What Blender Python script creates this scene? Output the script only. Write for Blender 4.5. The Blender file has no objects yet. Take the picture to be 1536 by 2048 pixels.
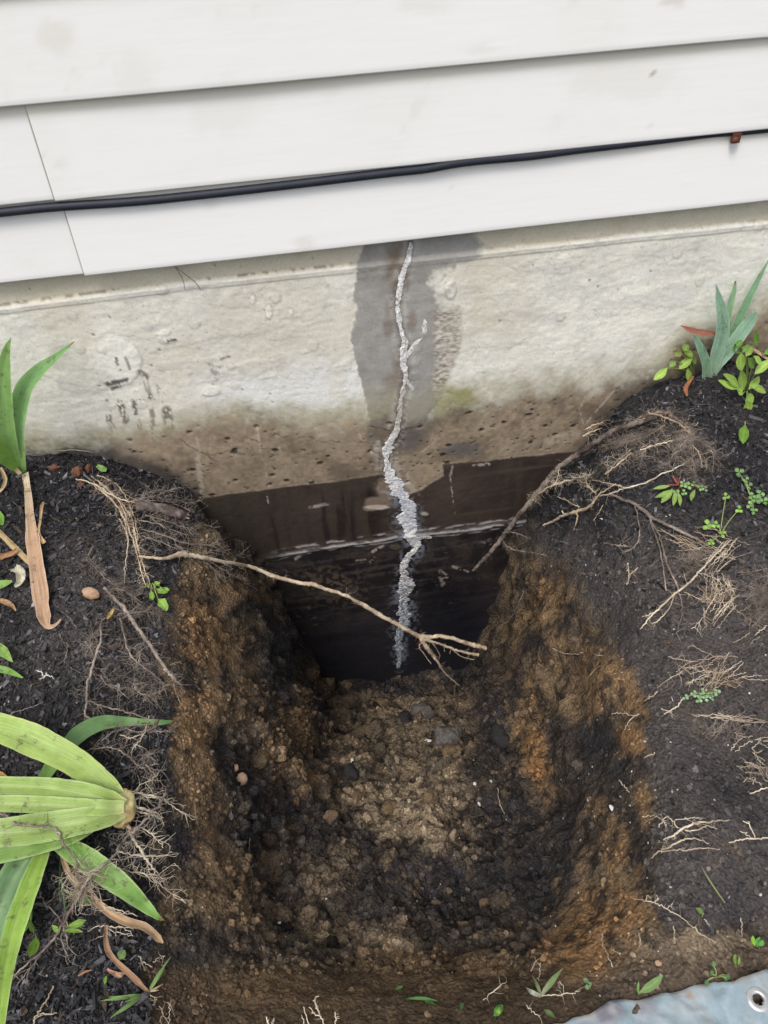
import bpy, math, random
import numpy as np
from mathutils import Matrix, Vector
from mathutils.bvhtree import BVHTree
from mathutils.geometry import delaunay_2d_cdt

scene = bpy.context.scene
C = scene.collection
PI = math.pi

# ------------------------------------------------------------------ camera
F = 1538.0                                   # focal length in photograph pixels (1536 x 2048)
def nrm(a):
    a = np.array(a, float); return a / np.linalg.norm(a)
_dn = nrm((92.6, -1600, -F))
_rt = np.array((18000, 2523, -F), float); _rt -= _dn * _rt.dot(_dn); _rt = nrm(_rt)
_Z = -_dn; _Y = np.cross(_Z, _rt)
M3 = np.array([_rt, _Y, _Z])                 # camera axes -> world axes
CAM = np.array((0.0, -1.1, 0.8128))
cam_d = bpy.data.cameras.new('camera')
cam = bpy.data.objects.new('camera', cam_d); C.objects.link(cam)
mw = Matrix([list(M3[0]) + [CAM[0]], list(M3[1]) + [CAM[1]], list(M3[2]) + [CAM[2]], [0, 0, 0, 1]])
cam.matrix_world = mw
cam_d.sensor_fit = 'VERTICAL'; cam_d.sensor_height = 24.0; cam_d.lens = 24.0 * F / 2048.0
cam_d.clip_start = 0.02; cam_d.clip_end = 200
scene.camera = cam

# ------------------------------------------------------------------ world, sun, exposure
SUN_EL, SUN_AZ = math.radians(60), math.radians(212)      # azimuth: compass angle, 180 = in front of the wall
world = bpy.data.worlds.new('World'); scene.world = world; world.use_nodes = True
wn = world.node_tree; wn.nodes.clear()
sky = wn.nodes.new('ShaderNodeTexSky'); sky.sky_type = 'NISHITA'; sky.sun_disc = False
sky.sun_elevation = SUN_EL; sky.sun_rotation = SUN_AZ; sky.dust_density = 3.0; sky.ozone_density = 0.7
hs = wn.nodes.new('ShaderNodeHueSaturation'); hs.inputs['Saturation'].default_value = 0.45
bg = wn.nodes.new('ShaderNodeBackground'); bg.inputs['Strength'].default_value = 0.15
wo = wn.nodes.new('ShaderNodeOutputWorld')
wn.links.new(sky.outputs[0], hs.inputs['Color']); wn.links.new(hs.outputs[0], bg.inputs['Color'])
wn.links.new(bg.outputs[0], wo.inputs['Surface'])
sd = bpy.data.lights.new('sun', 'SUN'); sd.energy = 1.4; sd.angle = math.radians(18); sd.color = (1, .95, .88)
sun = bpy.data.objects.new('sun', sd); C.objects.link(sun)
sdir = Vector((math.sin(SUN_AZ) * math.cos(SUN_EL), math.cos(SUN_AZ) * math.cos(SUN_EL), math.sin(SUN_EL)))
sun.rotation_euler = sdir.to_track_quat('Z', 'Y').to_euler(); sun.location = sdir * 5
scene.view_settings.view_transform = 'Standard'; scene.view_settings.look = 'None'
scene.view_settings.exposure = 0.47; scene.view_settings.gamma = 1.0

# ------------------------------------------------------------------ projection helpers
def ray(px, py):
    return M3 @ np.array((px - 768.0, -(py - 1024.0), -F))
def on_plane_y(px, py, y):                   # point of a viewing ray at depth y (wall face is y = 0)
    r = ray(px, py); return CAM + r * ((y - CAM[1]) / r[1])
def on_plane_z(px, py, z):
    r = ray(px, py); return CAM + r * ((z - CAM[2]) / r[2])
def proj(P):
    v = (np.asarray(P) - CAM) @ M3           # world -> camera
    w = np.where(v[..., 2] < -1e-3, -v[..., 2], 1e-3)
    return 768 + F * v[..., 0] / w, 1024 - F * v[..., 1] / w
def cam_depth(P):
    return float(-((np.asarray(P) - CAM) @ M3)[2])

# ------------------------------------------------------------------ numpy noise
def _hash(ix, iy, iz, seed):
    h = (ix.astype(np.uint32) * np.uint32(374761393) + iy.astype(np.uint32) * np.uint32(668265263)
         + iz.astype(np.uint32) * np.uint32(2147483647 - 61) + np.uint32((seed * 144665 + 1013) & 0xffffffff))
    h = (h ^ (h >> np.uint32(13))) * np.uint32(1274126177)
    h = (h ^ (h >> np.uint32(15))) * np.uint32(2246822519)
    h = h ^ (h >> np.uint32(16))
    return h.astype(np.float32) / np.float32(4294967295.0)
def vnoise(P, s=1.0, seed=0):                # value noise -1..1
    P = np.asarray(P, np.float32) * s + 1000.0
    i = np.floor(P).astype(np.int64); f = (P - i).astype(np.float32); f = f * f * (3 - 2 * f)
    x0, y0, z0 = i[:, 0], i[:, 1], i[:, 2]; r = 0
    for dx in (0, 1):
        wx = f[:, 0] if dx else 1 - f[:, 0]
        for dy in (0, 1):
            wy = f[:, 1] if dy else 1 - f[:, 1]
            for dz in (0, 1):
                wz = f[:, 2] if dz else 1 - f[:, 2]
                r = r + wx * wy * wz * _hash(x0 + dx, y0 + dy, z0 + dz, seed)
    return r * 2 - 1
def fbm(P, s=1.0, o=4, seed=0, g=0.5):
    r = 0; a = 1.0; t = 0
    for k in range(o):
        r = r + a * vnoise(P, s * 2.03 ** k, seed + k * 17); t += a; a *= g
    return r / t * 1.6
def worley(P, s=1.0, seed=0, jit=0.9):       # distance to the nearest point, and that cell's random value
    P = np.asarray(P, np.float32) * s + 1000.0
    i = np.floor(P).astype(np.int64); best = np.full(len(P), 9.0, np.float32); val = np.zeros(len(P), np.float32)
    for dx in (-1, 0, 1):
        for dy in (-1, 0, 1):
            for dz in (-1, 0, 1):
                cx, cy, cz = i[:, 0] + dx, i[:, 1] + dy, i[:, 2] + dz
                qx = cx + .5 + jit * (_hash(cx, cy, cz, seed) - .5); qy = cy + .5 + jit * (_hash(cx, cy, cz, seed + 1) - .5)
                qz = cz + .5 + jit * (_hash(cx, cy, cz, seed + 2) - .5)
                d = np.sqrt((qx - P[:, 0]) ** 2 + (qy - P[:, 1]) ** 2 + (qz - P[:, 2]) ** 2).astype(np.float32)
                m = d < best; best = np.where(m, d, best); val = np.where(m, _hash(cx, cy, cz, seed + 3), val)
    return best, val
def ss(a, b, x):
    t = np.clip((x - a) / (b - a), 0, 1); return t * t * (3 - 2 * t)
def mixc(c, col, m):
    return c * (1 - m[:, None]) + np.asarray(col) * m[:, None]
def interp(x, pts):
    pts = sorted(pts); return np.interp(x, [p[0] for p in pts], [p[1] for p in pts])
def seg_dist(X, Y, pts):                     # distance to a polyline, with arc position and interpolated third value
    best = np.full(len(X), 1e9); val = np.zeros(len(X)); side = np.zeros(len(X))
    for a, b in zip(pts[:-1], pts[1:]):
        dx, dy = b[0] - a[0], b[1] - a[1]; L = dx * dx + dy * dy
        t = np.clip(((X - a[0]) * dx + (Y - a[1]) * dy) / L, 0, 1)
        d = np.hypot(X - a[0] - t * dx, Y - a[1] - t * dy)
        m = d < best; best = np.where(m, d, best)
        if len(a) > 2: val = np.where(m, a[2] + t * (b[2] - a[2]), val)
    return best, val
def inside(X, Y, poly):
    r = np.zeros(len(X), bool); n = len(poly)
    for i in range(n):
        x0, y0 = poly[i]; x1, y1 = poly[(i + 1) % n]
        c = ((y0 > Y) != (y1 > Y)) & (X < (x1 - x0) * (Y - y0) / (y1 - y0 + 1e-9) + x0); r ^= c
    return r
def poly_sd(X, Y, poly):                     # signed distance, + inside
    d, _ = seg_dist(X, Y, list(poly) + [poly[0]]); return np.where(inside(X, Y, poly), d, -d)

# ------------------------------------------------------------------ materials
def mat_new(name):
    m = bpy.data.materials.new(name); m.use_nodes = True; nt = m.node_tree
    return m, nt, nt.nodes['Principled BSDF']
def nd(nt, typ, **kw):
    n = nt.nodes.new(typ)
    for k, v in kw.items():
        if k.startswith('_'): setattr(n, k[1:], v)
        else: n.inputs[k.replace('__', ' ')].default_value = v
    return n
def material(name, col=None, attr=False, var=0.3, vscale=60, rough=0.8, bump=0.3, bscale=150, bdist=0.002,
             spec=0.3, stretch=None, subs=0.0, var2=None, fine=None, coat=0.0):
    """attribute or flat colour, multiplied by noise, with noise bump"""
    m, nt, b = mat_new(name); L = nt.links
    tc = nd(nt, 'ShaderNodeTexCoord'); src = tc.outputs['Object']
    if stretch:
        mp = nd(nt, 'ShaderNodeMapping'); mp.inputs['Scale'].default_value = stretch
        L.new(src, mp.inputs['Vector']); src = mp.outputs[0]
    n1 = nd(nt, 'ShaderNodeTexNoise', Scale=vscale, Detail=6.0, Roughness=0.65); L.new(src, n1.inputs['Vector'])
    mr = nd(nt, 'ShaderNodeMapRange'); mr.inputs['From Min'].default_value = .3; mr.inputs['From Max'].default_value = .7
    mr.inputs['To Min'].default_value = 1 - var; mr.inputs['To Max'].default_value = 1 + var
    L.new(n1.outputs['Fac'], mr.inputs['Value'])
    if attr:
        a = nd(nt, 'ShaderNodeVertexColor', _layer_name='col'); csrc = a.outputs['Color']
    else:
        rgb = nd(nt, 'ShaderNodeRGB'); rgb.outputs[0].default_value = (*col, 1); csrc = rgb.outputs[0]
    if var2:
        n2 = nd(nt, 'ShaderNodeTexNoise', Scale=vscale * .22, Detail=4.0); L.new(src, n2.inputs['Vector'])
        r2 = nd(nt, 'ShaderNodeMapRange'); r2.inputs['From Min'].default_value = .42; r2.inputs['From Max'].default_value = .6
        L.new(n2.outputs['Fac'], r2.inputs['Value'])
        mx = nd(nt, 'ShaderNodeMix', _data_type='RGBA'); L.new(r2.outputs[0], mx.inputs[0]); L.new(csrc, mx.inputs[6])
        mx.inputs[7].default_value = (*var2, 1); csrc = mx.outputs[2]
    vm = nd(nt, 'ShaderNodeVectorMath', _operation='SCALE'); L.new(csrc, vm.inputs[0]); L.new(mr.outputs[0], vm.inputs['Scale'])
    L.new(vm.outputs[0], b.inputs['Base Color'])
    b.inputs['Roughness'].default_value = rough; b.inputs['Specular IOR Level'].default_value = spec
    if coat: b.inputs['Coat Weight'].default_value = coat
    if subs:
        b.inputs['Subsurface Weight'].default_value = subs; b.inputs['Subsurface Radius'].default_value = (.004, .006, .001)
        b.inputs['Subsurface Scale'].default_value = 1.0
    nb = nd(nt, 'ShaderNodeTexNoise', Scale=bscale, Detail=8.0, Roughness=0.7); L.new(src, nb.inputs['Vector'])
    hsrc = nb.outputs['Fac']
    if fine:
        vo = nd(nt, 'ShaderNodeTexVoronoi', Scale=fine); L.new(src, vo.inputs['Vector'])
        ad = nd(nt, 'ShaderNodeMath', _operation='ADD'); L.new(hsrc, ad.inputs[0]); L.new(vo.outputs['Distance'], ad.inputs[1]); hsrc = ad.outputs[0]
    bp = nd(nt, 'ShaderNodeBump', Strength=bump, Distance=bdist); L.new(hsrc, bp.inputs['Height']); L.new(bp.outputs[0], b.inputs['Normal'])
    return m
MAT = {}
MAT['concrete'] = material('concrete', attr=True, var=.10, vscale=260, rough=.88, bump=.4, bscale=260, bdist=.0012, spec=.2)
_nt = MAT['concrete'].node_tree; _b = _nt.nodes['Principled BSDF']; _a = [n_ for n_ in _nt.nodes if n_.bl_idname == 'ShaderNodeVertexColor'][0]
_bw = _nt.nodes.new('ShaderNodeRGBToBW'); _mr = _nt.nodes.new('ShaderNodeMapRange'); _mr.inputs['From Min'].default_value = .03; _mr.inputs['From Max'].default_value = .10; _mr.inputs['To Min'].default_value = .42; _mr.inputs['To Max'].default_value = .88
_nt.links.new(_a.outputs['Color'], _bw.inputs[0]); _nt.links.new(_bw.outputs[0], _mr.inputs['Value']); _nt.links.new(_mr.outputs[0], _b.inputs['Roughness'])   # the tar coat is glossier than bare concrete
MAT['vinyl'] = material('vinyl', attr=True, var=.02, vscale=120, rough=.42, bump=.16, bscale=260, bdist=.0008, stretch=(.10, 1, 1.4), spec=.4)
MAT['soil'] = material('soil', attr=True, var=.45, vscale=330, rough=.95, bump=1.0, bscale=260, bdist=.004, spec=.12, fine=230)
MAT['crumb'] = material('crumb', attr=True, var=.4, vscale=300, rough=.95, bump=.8, bscale=350, bdist=.002, spec=.12)
MAT['mulch'] = material('mulch', attr=True, var=.5, vscale=160, rough=.62, bump=.8, bscale=300, bdist=.001, spec=.35)
MAT['deposit'] = material('deposit', attr=True, var=.25, vscale=300, rough=.9, bump=.3, bscale=500, bdist=.0007)
MAT['cable'] = material('cable', (.016, .019, .030), var=.2, rough=.55, bump=.1, spec=.35)
MAT['rust'] = material('rust', (.10, .035, .02), var=.5, rough=.7, bump=.5, bscale=500, bdist=.001)
MAT['steel'] = material('steel', (.16, .15, .15), var=.3, rough=.5, bump=.2)
MAT['root_grey'] = material('root_grey', (.30, .25, .21), var=.45, vscale=120, rough=.85, bump=.8, bscale=300, bdist=.001, var2=(.15, .12, .10))
MAT['root_bark'] = material('root_bark', (.22, .18, .155), var=.45, vscale=150, rough=.9, bump=1, bscale=260, bdist=.0018, var2=(.07, .052, .045))
MAT['root_tan'] = material('root_tan', (.60, .50, .37), var=.35, vscale=140, rough=.75, bump=.7, bscale=260, bdist=.001, var2=(.36, .27, .19))
MAT['root_pale'] = material('root_pale', (.60, .52, .40), var=.3, vscale=120, rough=.8, bump=.5, bscale=300, bdist=.0006, var2=(.34, .27, .20))
MAT['wood_cut'] = material('wood_cut', (.55, .43, .32), var=.4, vscale=300, rough=.85, bump=1, bscale=500, bdist=.002)
MAT['stone_tan'] = material('stone_tan', (.42, .28, .19), var=.25, vscale=150, rough=.75, bump=.5, bscale=250, bdist=.0012, var2=(.3, .18, .11))
MAT['stone_grey'] = material('stone_grey', (.13, .12, .115), var=.4, vscale=200, rough=.9, bump=1, bscale=250, bdist=.003, var2=(.07, .06, .05))
MAT['stone_dark'] = material('stone_dark', (.022, .02, .022), var=.4, vscale=150, rough=.8, bump=.8, bscale=200, bdist=.003)
MAT['stone_white'] = material('stone_white', (.6, .58, .55), var=.2, rough=.7, bump=.4)
MAT['clod_orange'] = material('clod_orange', (.17, .115, .065), var=.4, vscale=250, rough=.95, bump=1, bscale=300, bdist=.003, var2=(.09, .065, .045))
MAT['rhizome'] = material('rhizome', (.17, .08, .05), var=.5, vscale=120, rough=.8, bump=1, bscale=200, bdist=.002, var2=(.10, .04, .025))
MAT['rhizome_pale'] = material('rhizome_pale', (.58, .52, .25), var=.25, vscale=120, rough=.7, bump=.6, bscale=200, bdist=.0015, var2=(.38, .28, .13))
MAT['tarp'] = material('tarp', attr=True, var=.12, vscale=160, rough=.6, bump=.3, bscale=180, bdist=.0008, spec=.3)
MAT['grommet'] = material('grommet', (.50, .50, .49), var=.25, rough=.32, bump=.3); MAT['grommet'].node_tree.nodes['Principled BSDF'].inputs['Metallic'].default_value = .7

def leaf_material(name, rough=.48, var=.22, trans=.25, streak=34):
    m, nt, b = mat_new(name); L = nt.links
    a = nd(nt, 'ShaderNodeVertexColor', _layer_name='col')
    uv = nd(nt, 'ShaderNodeUVMap', _uv_map='UVMap')
    mp = nd(nt, 'ShaderNodeMapping'); mp.inputs['Scale'].default_value = (streak, 1.6, 1); L.new(uv.outputs[0], mp.inputs['Vector'])
    n1 = nd(nt, 'ShaderNodeTexNoise', Scale=1.0, Detail=3.0); L.new(mp.outputs[0], n1.inputs['Vector'])
    mr = nd(nt, 'ShaderNodeMapRange'); mr.inputs['From Min'].default_value = .3; mr.inputs['From Max'].default_value = .7
    mr.inputs['To Min'].default_value = 1 - var; mr.inputs['To Max'].default_value = 1 + var; L.new(n1.outputs['Fac'], mr.inputs['Value'])
    tc = nd(nt, 'ShaderNodeTexCoord'); n2 = nd(nt, 'ShaderNodeTexNoise', Scale=45.0, Detail=5.0, Roughness=.7); L.new(tc.outputs['Object'], n2.inputs['Vector'])
    m2 = nd(nt, 'ShaderNodeMapRange'); m2.inputs['From Min'].default_value = .35; m2.inputs['From Max'].default_value = .75
    m2.inputs['To Min'].default_value = 1.08; m2.inputs['To Max'].default_value = .78; L.new(n2.outputs['Fac'], m2.inputs['Value'])
    mu = nd(nt, 'ShaderNodeMath', _operation='MULTIPLY'); L.new(mr.outputs[0], mu.inputs[0]); L.new(m2.outputs[0], mu.inputs[1])
    vm = nd(nt, 'ShaderNodeVectorMath', _operation='SCALE'); L.new(a.outputs['Color'], vm.inputs[0]); L.new(mu.outputs[0], vm.inputs['Scale'])
    n3 = nd(nt, 'ShaderNodeTexNoise', Scale=160.0, Detail=6.0, Roughness=.75); L.new(tc.outputs['Object'], n3.inputs['Vector'])
    ad = nd(nt, 'ShaderNodeMath', _operation='MULTIPLY'); L.new(n3.outputs['Fac'], ad.inputs[0]); L.new(n2.outputs['Fac'], ad.inputs[1])
    m3 = nd(nt, 'ShaderNodeMapRange'); m3.inputs['From Min'].default_value = .315; m3.inputs['From Max'].default_value = .36; m3.inputs['To Max'].default_value = .75; L.new(ad.outputs[0], m3.inputs['Value'])
    dm = nd(nt, 'ShaderNodeMix', _data_type='RGBA'); L.new(m3.outputs[0], dm.inputs[0]); L.new(vm.outputs[0], dm.inputs[6]); dm.inputs[7].default_value = (.10, .085, .05, 1)
    L.new(dm.outputs[2], b.inputs['Base Color']); b.inputs['Roughness'].default_value = rough; b.inputs['Specular IOR Level'].default_value = .35
    bp = nd(nt, 'ShaderNodeBump', Strength=.35, Distance=.001); L.new(n1.outputs['Fac'], bp.inputs['Height']); L.new(bp.outputs[0], b.inputs['Normal'])
    tr = nd(nt, 'ShaderNodeBsdfTranslucent'); L.new(vm.outputs[0], tr.inputs['Color'])
    mx = nd(nt, 'ShaderNodeMixShader', Fac=trans); L.new(b.outputs[0], mx.inputs[1]); L.new(tr.outputs[0], mx.inputs[2])
    L.new(mx.outputs[0], nt.nodes['Material Output'].inputs['Surface']); return m
MAT['leaf'] = leaf_material('leaf'); MAT['dead_leaf'] = leaf_material('dead_leaf', rough=.75, var=.4, trans=.12, streak=16)

# ------------------------------------------------------------------ mesh building
class MB:
    def __init__(s): s.v = []; s.f = []; s.c = []; s.uv = []; s.n = 0
    def add(s, V, Fc, col=None, uv=None):
        V = np.asarray(V, float).reshape(-1, 3); s.v.append(V)
        s.f.append(np.asarray(Fc, np.int64) + s.n) ; s.n += len(V)
        s.c.append(np.ones((len(V), 3)) * (.5 if col is None else np.asarray(col, float)))
        s.uv.append(np.zeros((len(V), 2)) if uv is None else np.asarray(uv, float))
    def build(s, name, m, parent=None, smooth=True, loc=None):
        V = np.concatenate(s.v); Cc = np.concatenate(s.c); U = np.concatenate(s.uv)
        if loc is not None: V = V - np.asarray(loc)
        me = bpy.data.meshes.new(name); me.vertices.add(len(V)); me.vertices.foreach_set('co', V.astype(np.float32).ravel())
        idx = []; st = []; pos = 0; tot = []
        for f in s.f:
            k = f.shape[1]; idx.append(f.ravel()); n = len(f); st.append(pos + k * np.arange(n)); tot.append(np.full(n, k)); pos += k * n
        idx = np.concatenate(idx); st = np.concatenate(st)
        me.loops.add(len(idx)); me.loops.foreach_set('vertex_index', idx.astype(np.int32))
        me.polygons.add(len(st)); me.polygons.foreach_set('loop_start', st.astype(np.int32))
        me.update(calc_edges=True)
        ca = me.color_attributes.new('col', 'FLOAT_COLOR', 'POINT')
        ca.data.foreach_set('color', np.hstack([Cc, np.ones((len(Cc), 1))]).astype(np.float32).ravel())
        ul = me.uv_layers.new(name='UVMap'); ul.data.foreach_set('uv', U[idx].astype(np.float32).ravel())
        me.polygons.foreach_set('use_smooth', np.full(len(st), smooth)); me.materials.append(MAT[m] if isinstance(m, str) else m)
        me.update()
        o = bpy.data.objects.new(name, me); C.objects.link(o)
        if loc is not None: o.location = loc
        if parent: o.parent = parent
        return o
def tag(o, label=None, cat=None, group=None, kind=None):
    if label: o['label'] = label
    if cat: o['category'] = cat
    if group: o['group'] = group
    if kind: o['kind'] = kind
    return o
def empty(name, loc, label, cat, group=None):
    o = bpy.data.objects.new(name, None); C.objects.link(o); o.location = loc; o.empty_display_size = .02
    return tag(o, label, cat, group)
def grid_faces(nu, nv):
    a = np.arange(nu * nv).reshape(nu, nv)
    return np.stack([a[:-1, :-1].ravel(), a[1:, :-1].ravel(), a[1:, 1:].ravel(), a[:-1, 1:].ravel()], 1)
def smooth_path(pts, n=8):
    """Catmull-Rom through rows of any width"""
    P = np.asarray(pts, float)
    if len(P) < 3:
        t = np.linspace(0, 1, n + 1)[:, None]; return P[0] * (1 - t) + P[-1] * t
    Q = np.vstack([2 * P[0] - P[1], P, 2 * P[-1] - P[-2]]); out = []
    for i in range(1, len(Q) - 2):
        t = np.linspace(0, 1, n, endpoint=False)[:, None]; p0, p1, p2, p3 = Q[i - 1], Q[i], Q[i + 1], Q[i + 2]
        out.append(.5 * (2 * p1 + (p2 - p0) * t + (2 * p0 - 5 * p1 + 4 * p2 - p3) * t ** 2 + (3 * p1 - p0 - 3 * p2 + p3) * t ** 3))
    return np.vstack(out + [P[-1:]])
def tube(mb, pts, rad, k=5, col=None, lump=0.0, rng=None):
    P = np.asarray(pts, float); n = len(P); R = np.broadcast_to(np.asarray(rad, float), (n,)).copy()
    T = np.gradient(P, axis=0); T /= np.linalg.norm(T, axis=1)[:, None] + 1e-12
    up = np.array((.31, .2, .93)); A = np.cross(T, up); A /= np.linalg.norm(A, axis=1)[:, None] + 1e-9; B = np.cross(T, A)
    an = np.arange(k) * 2 * PI / k
    rr = R[:, None] * np.ones((n, k))
    if lump and rng is not None: rr = rr * (1 + lump * rng.uniform(-1, 1, (n, k)))
    V = P[:, None] + rr[..., None] * (np.cos(an)[None, :, None] * A[:, None] + np.sin(an)[None, :, None] * B[:, None])
    a = np.arange(n * k).reshape(n, k); b = np.roll(a, -1, 1)
    fc = np.stack([a[:-1].ravel(), b[:-1].ravel(), b[1:].ravel(), a[1:].ravel()], 1)
    mb.add(V.reshape(-1, 3), fc, col)
    # end caps
    for e, s in ((0, 1), (n - 1, -1)):
        ring = V[e]; c = ring.mean(0) - T[e] * R[e] * .4 * s
        mb.add(np.vstack([ring, c]), np.array([[i, (i + 1) % k, k] for i in range(k)]), col)

# =================================================================== THE WALL
RIDGE = [(-400, 658), (0, 612), (360, 566), (700, 530), (930, 505), (1250, 470), (1536, 441), (1900, 400)]
DIRT = [(-200, 862), (0, 875), (120, 882), (220, 862), (300, 868), (360, 850), (480, 826), (600, 838), (700, 836), (800, 815), (890, 800), (960, 795), (1040, 772),
        (1150, 765), (1250, 745), (1330, 712), (1400, 668), (1480, 622), (1536, 606), (1700, 588), (2100, 540), (3000, 440)]
PATCH = [(730, 470), (726, 495), (714, 530), (710, 560), (703, 590), (714, 612), (704, 640), (700, 680), (707, 712), (719, 745), (728, 775), (731, 805), (735, 850),
         (790, 860), (850, 850), (872, 800), (880, 740), (878, 690), (868, 640), (880, 612), (868, 588), (853, 562), (866, 540), (906, 528), (962, 506),
         (968, 492), (952, 474), (935, 455), (800, 455)]
COAT_L = [(380, 998), (400, 993), (500, 981), (600, 968), (719, 954), (762, 943), (776, 950), (790, 985), (800, 1002), (790, 1500), (300, 1500), (300, 1010)]
COAT_R = [(790, 1500), (795, 1000), (812, 988), (842, 976), (868, 958), (886, 948), (884, 926), (960, 920), (1125, 903), (1170, 898), (1300, 880), (1400, 1500)]
JOINT = [(430, 1122), (540, 1110), (620, 1096), (720, 1082), (800, 1070), (850, 1064), (960, 1053), (1060, 1036), (1200, 1014)]
CRACK = [(821, 484, 9), (817, 512, 10), (806, 545, 12), (798, 575, 14), (794, 610, 12), (797, 640, 12), (806, 672, 13), (808, 700, 18), (806, 722, 16), (811, 745, 13),
         (806, 775, 12), (799, 810, 11), (796, 845, 11), (786, 872, 14), (775, 893, 22), (773, 915, 17), (775, 935, 17), (785, 958, 23), (792, 972, 24), (803, 990, 22),
         (812, 1012, 27), (812, 1040, 26), (818, 1062, 26), (824, 1078, 14), (834, 1090, 14), (815, 1112, 12), (807, 1140, 15), (812, 1165, 26), (806, 1195, 22),
         (808, 1222, 26), (809, 1245, 22), (798, 1262, 16), (797, 1285, 14), (799, 1308, 9), (796, 1332, 5)]

def wall_surface():
    fx = np.arange(-.56, .93, .0022); fz = np.arange(-.86, .325, .0022)
    gx = np.concatenate([np.linspace(-3, -1.1, 10), np.arange(-1.05, -.562, .006), fx, np.arange(.935, 1.5, .006), np.linspace(1.6, 3.4, 9)])
    gz = np.concatenate([[-1.3, -1.1, -.95], fz])
    X, Z = np.meshgrid(gx, gz, indexing='ij'); n = X.size
    P = np.stack([X.ravel(), np.zeros(n), Z.ravel()], 1)
    px, py = proj(P); Q = np.stack([X.ravel(), Z.ravel(), np.zeros(n)], 1)
    n1 = fbm(Q, 9, 5, 1); n2 = fbm(Q, 40, 4, 5); n3 = fbm(Q, 150, 3, 9); ns = fbm(Q * np.array([1, 4, 1]), 14, 5, 21)
    wob = fbm(Q, 25, 4, 33) * 14 + fbm(Q, 100, 3, 34) * 6
    disp = n2 * .0003 + n3 * .0003
    # light render coat
    base = np.array((.73, .708, .622)); c = np.ones((n, 3)) * base
    c = c * (1 + .07 * n1 + .05 * n2 + .06 * n3)[:, None]
    c = mixc(c, (.56, .55, .515), ss(.05, .75, ns) * .55)                    # grey weathered skin
    c = mixc(c, (.62, .62, .60), ss(.0, .6, -ns + .3 * n2) * .3)
    c = mixc(c, (.52, .47, .36), ss(.1, .6, fbm(Q, 6, 3, 41)) * .35)
    # light bottom band, left of the patch (chalky white)
    chalk = ss(80, 10, np.abs(py - (790 - .12 * (px - 500)) + wob)) * ss(330, 450, px) * ss(760, 700, px)
    c = mixc(c, (.78, .79, .79), chalk * .6)
    # thin flaked skins: contour edges of a warped noise
    sk = fbm(Q * np.array([1, 2.2, 1]) + np.stack([n2, n2, n2], 1) * .01, 11, 4, 51)
    edge = np.exp(-(np.abs(sk - .12) / .012) ** 2) + .8 * np.exp(-(np.abs(sk + .22) / .012) ** 2)
    up = ss(-10, 60, interp(px, DIRT) - py)
    c = mixc(c, (.33, .31, .27), edge * .2 * up); disp += ss(.10, .14, sk) * .0004 * up + ss(-.24, -.2, sk) * .0003 * up
    n4 = fbm(Q * np.array([.5, 2.2, 1]), 150, 3, 401); c = c * (1 + .06 * n4 * up)[:, None]
    d, v = worley(Q, 190, 405); pit_ = ss(.26, .14, d) * (v > .72) * up; c = mixc(c, (.36, .33, .28), pit_ * .6); disp -= pit_ * .0007
    st_ = fbm(Q * np.array([1.6, .5, 1]), 10, 4, 409); c = mixc(c, (.58, .53, .42), ss(.15, .75, st_) * .35 * up)
    # shallow scabs
    d, v = worley(Q, 26, 60); blob = ss(.30, .2, d + .09 * n2) * (v > .62); rim = np.exp(-((d + .09 * n2 - .26) / .035) ** 2) * (v > .62)
    c = mixc(c, (.60, .58, .52), blob * .5 * up); c = mixc(c, (.2, .19, .17), rim * .25 * up * (n2 > -.1)); disp += blob * .0008 * up
    # above the ridge: a smoother, beige band; the ridge is a grout seam
    rd = py - interp(px, RIDGE)
    above = ss(2, -3, rd + wob * .15)
    c = mixc(c, np.array((.60, .55, .42)) * 1.0, above * .85); c = c * (1 + above * .05 * n2)[:, None]
    disp += (1 - above) * .0035 * ss(-8, 2, rd)
    rg = np.exp(-((rd + 3) / 3.2) ** 2); grit = ss(-.1, .5, n3 + .5 * n2)
    c = mixc(c, (.16, .13, .11), rg * grit * ss(1000, 700, px) * .75 + rg * grit * .3 * ss(700, 1000, px))
    l2 = np.exp(-((rd - 5) / 2.2) ** 2); c = mixc(c, (.66, .65, .6), l2 * .6); disp += l2 * .0016
    l3 = np.exp(-((rd - 14 + wob * .12) / 1.8) ** 2); c = mixc(c, (.25, .23, .2), l3 * .5); l4 = np.exp(-((rd - 11) / 2) ** 2); disp += l4 * .001
    # the large round patch with smears, and further scabs
    def blobpx(cx, cy, rx, ry, s=.35, k=1.0):
        return ss(1 + s, 1 - s, np.hypot((px - cx) / rx, (py - cy) / ry) + k * wob / (rx + ry) * .7)
    cb = blobpx(236, 722, 45, 50, .08); cbr = np.exp(-((np.hypot((px - 236) / 45, (py - 722) / 50) + wob / 130 - 1.0) / .05) ** 2)
    c = mixc(c, (.78, .765, .69), cb * .9); disp += cb * .0012; c = mixc(c, (.40, .38, .33), cbr * .4)
    for (cx, cy, rx, ry) in ((140, 715, 40, 28), (175, 760, 60, 26)):
        b_ = blobpx(cx, cy, rx, ry, .06); c = mixc(c, (.46, .45, .40), b_ * .45)
    for (cx, cy, rx, ry) in ((420, 780, 18, 9), (326, 662, 14, 6), (340, 678, 12, 4), (505, 596, 6, 10), (537, 620, 7, 14), (581, 625, 6, 11), (880, 560, 22, 26), (900, 575, 10, 20)):
        b_ = blobpx(cx, cy, rx, ry, .2); b_ = b_ * ss(-.7, -.1, n2 + n3 * .4); c = mixc(c, (.76, .74, .66), b_ * .7); disp += b_ * .0007
        e_ = np.exp(-((np.hypot((px - cx) / rx, (py - cy) / ry) - 1.1) / .15) ** 2) * ss(-.2, .4, n2); c = mixc(c, (.22, .21, .19), e_ * .5)
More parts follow.
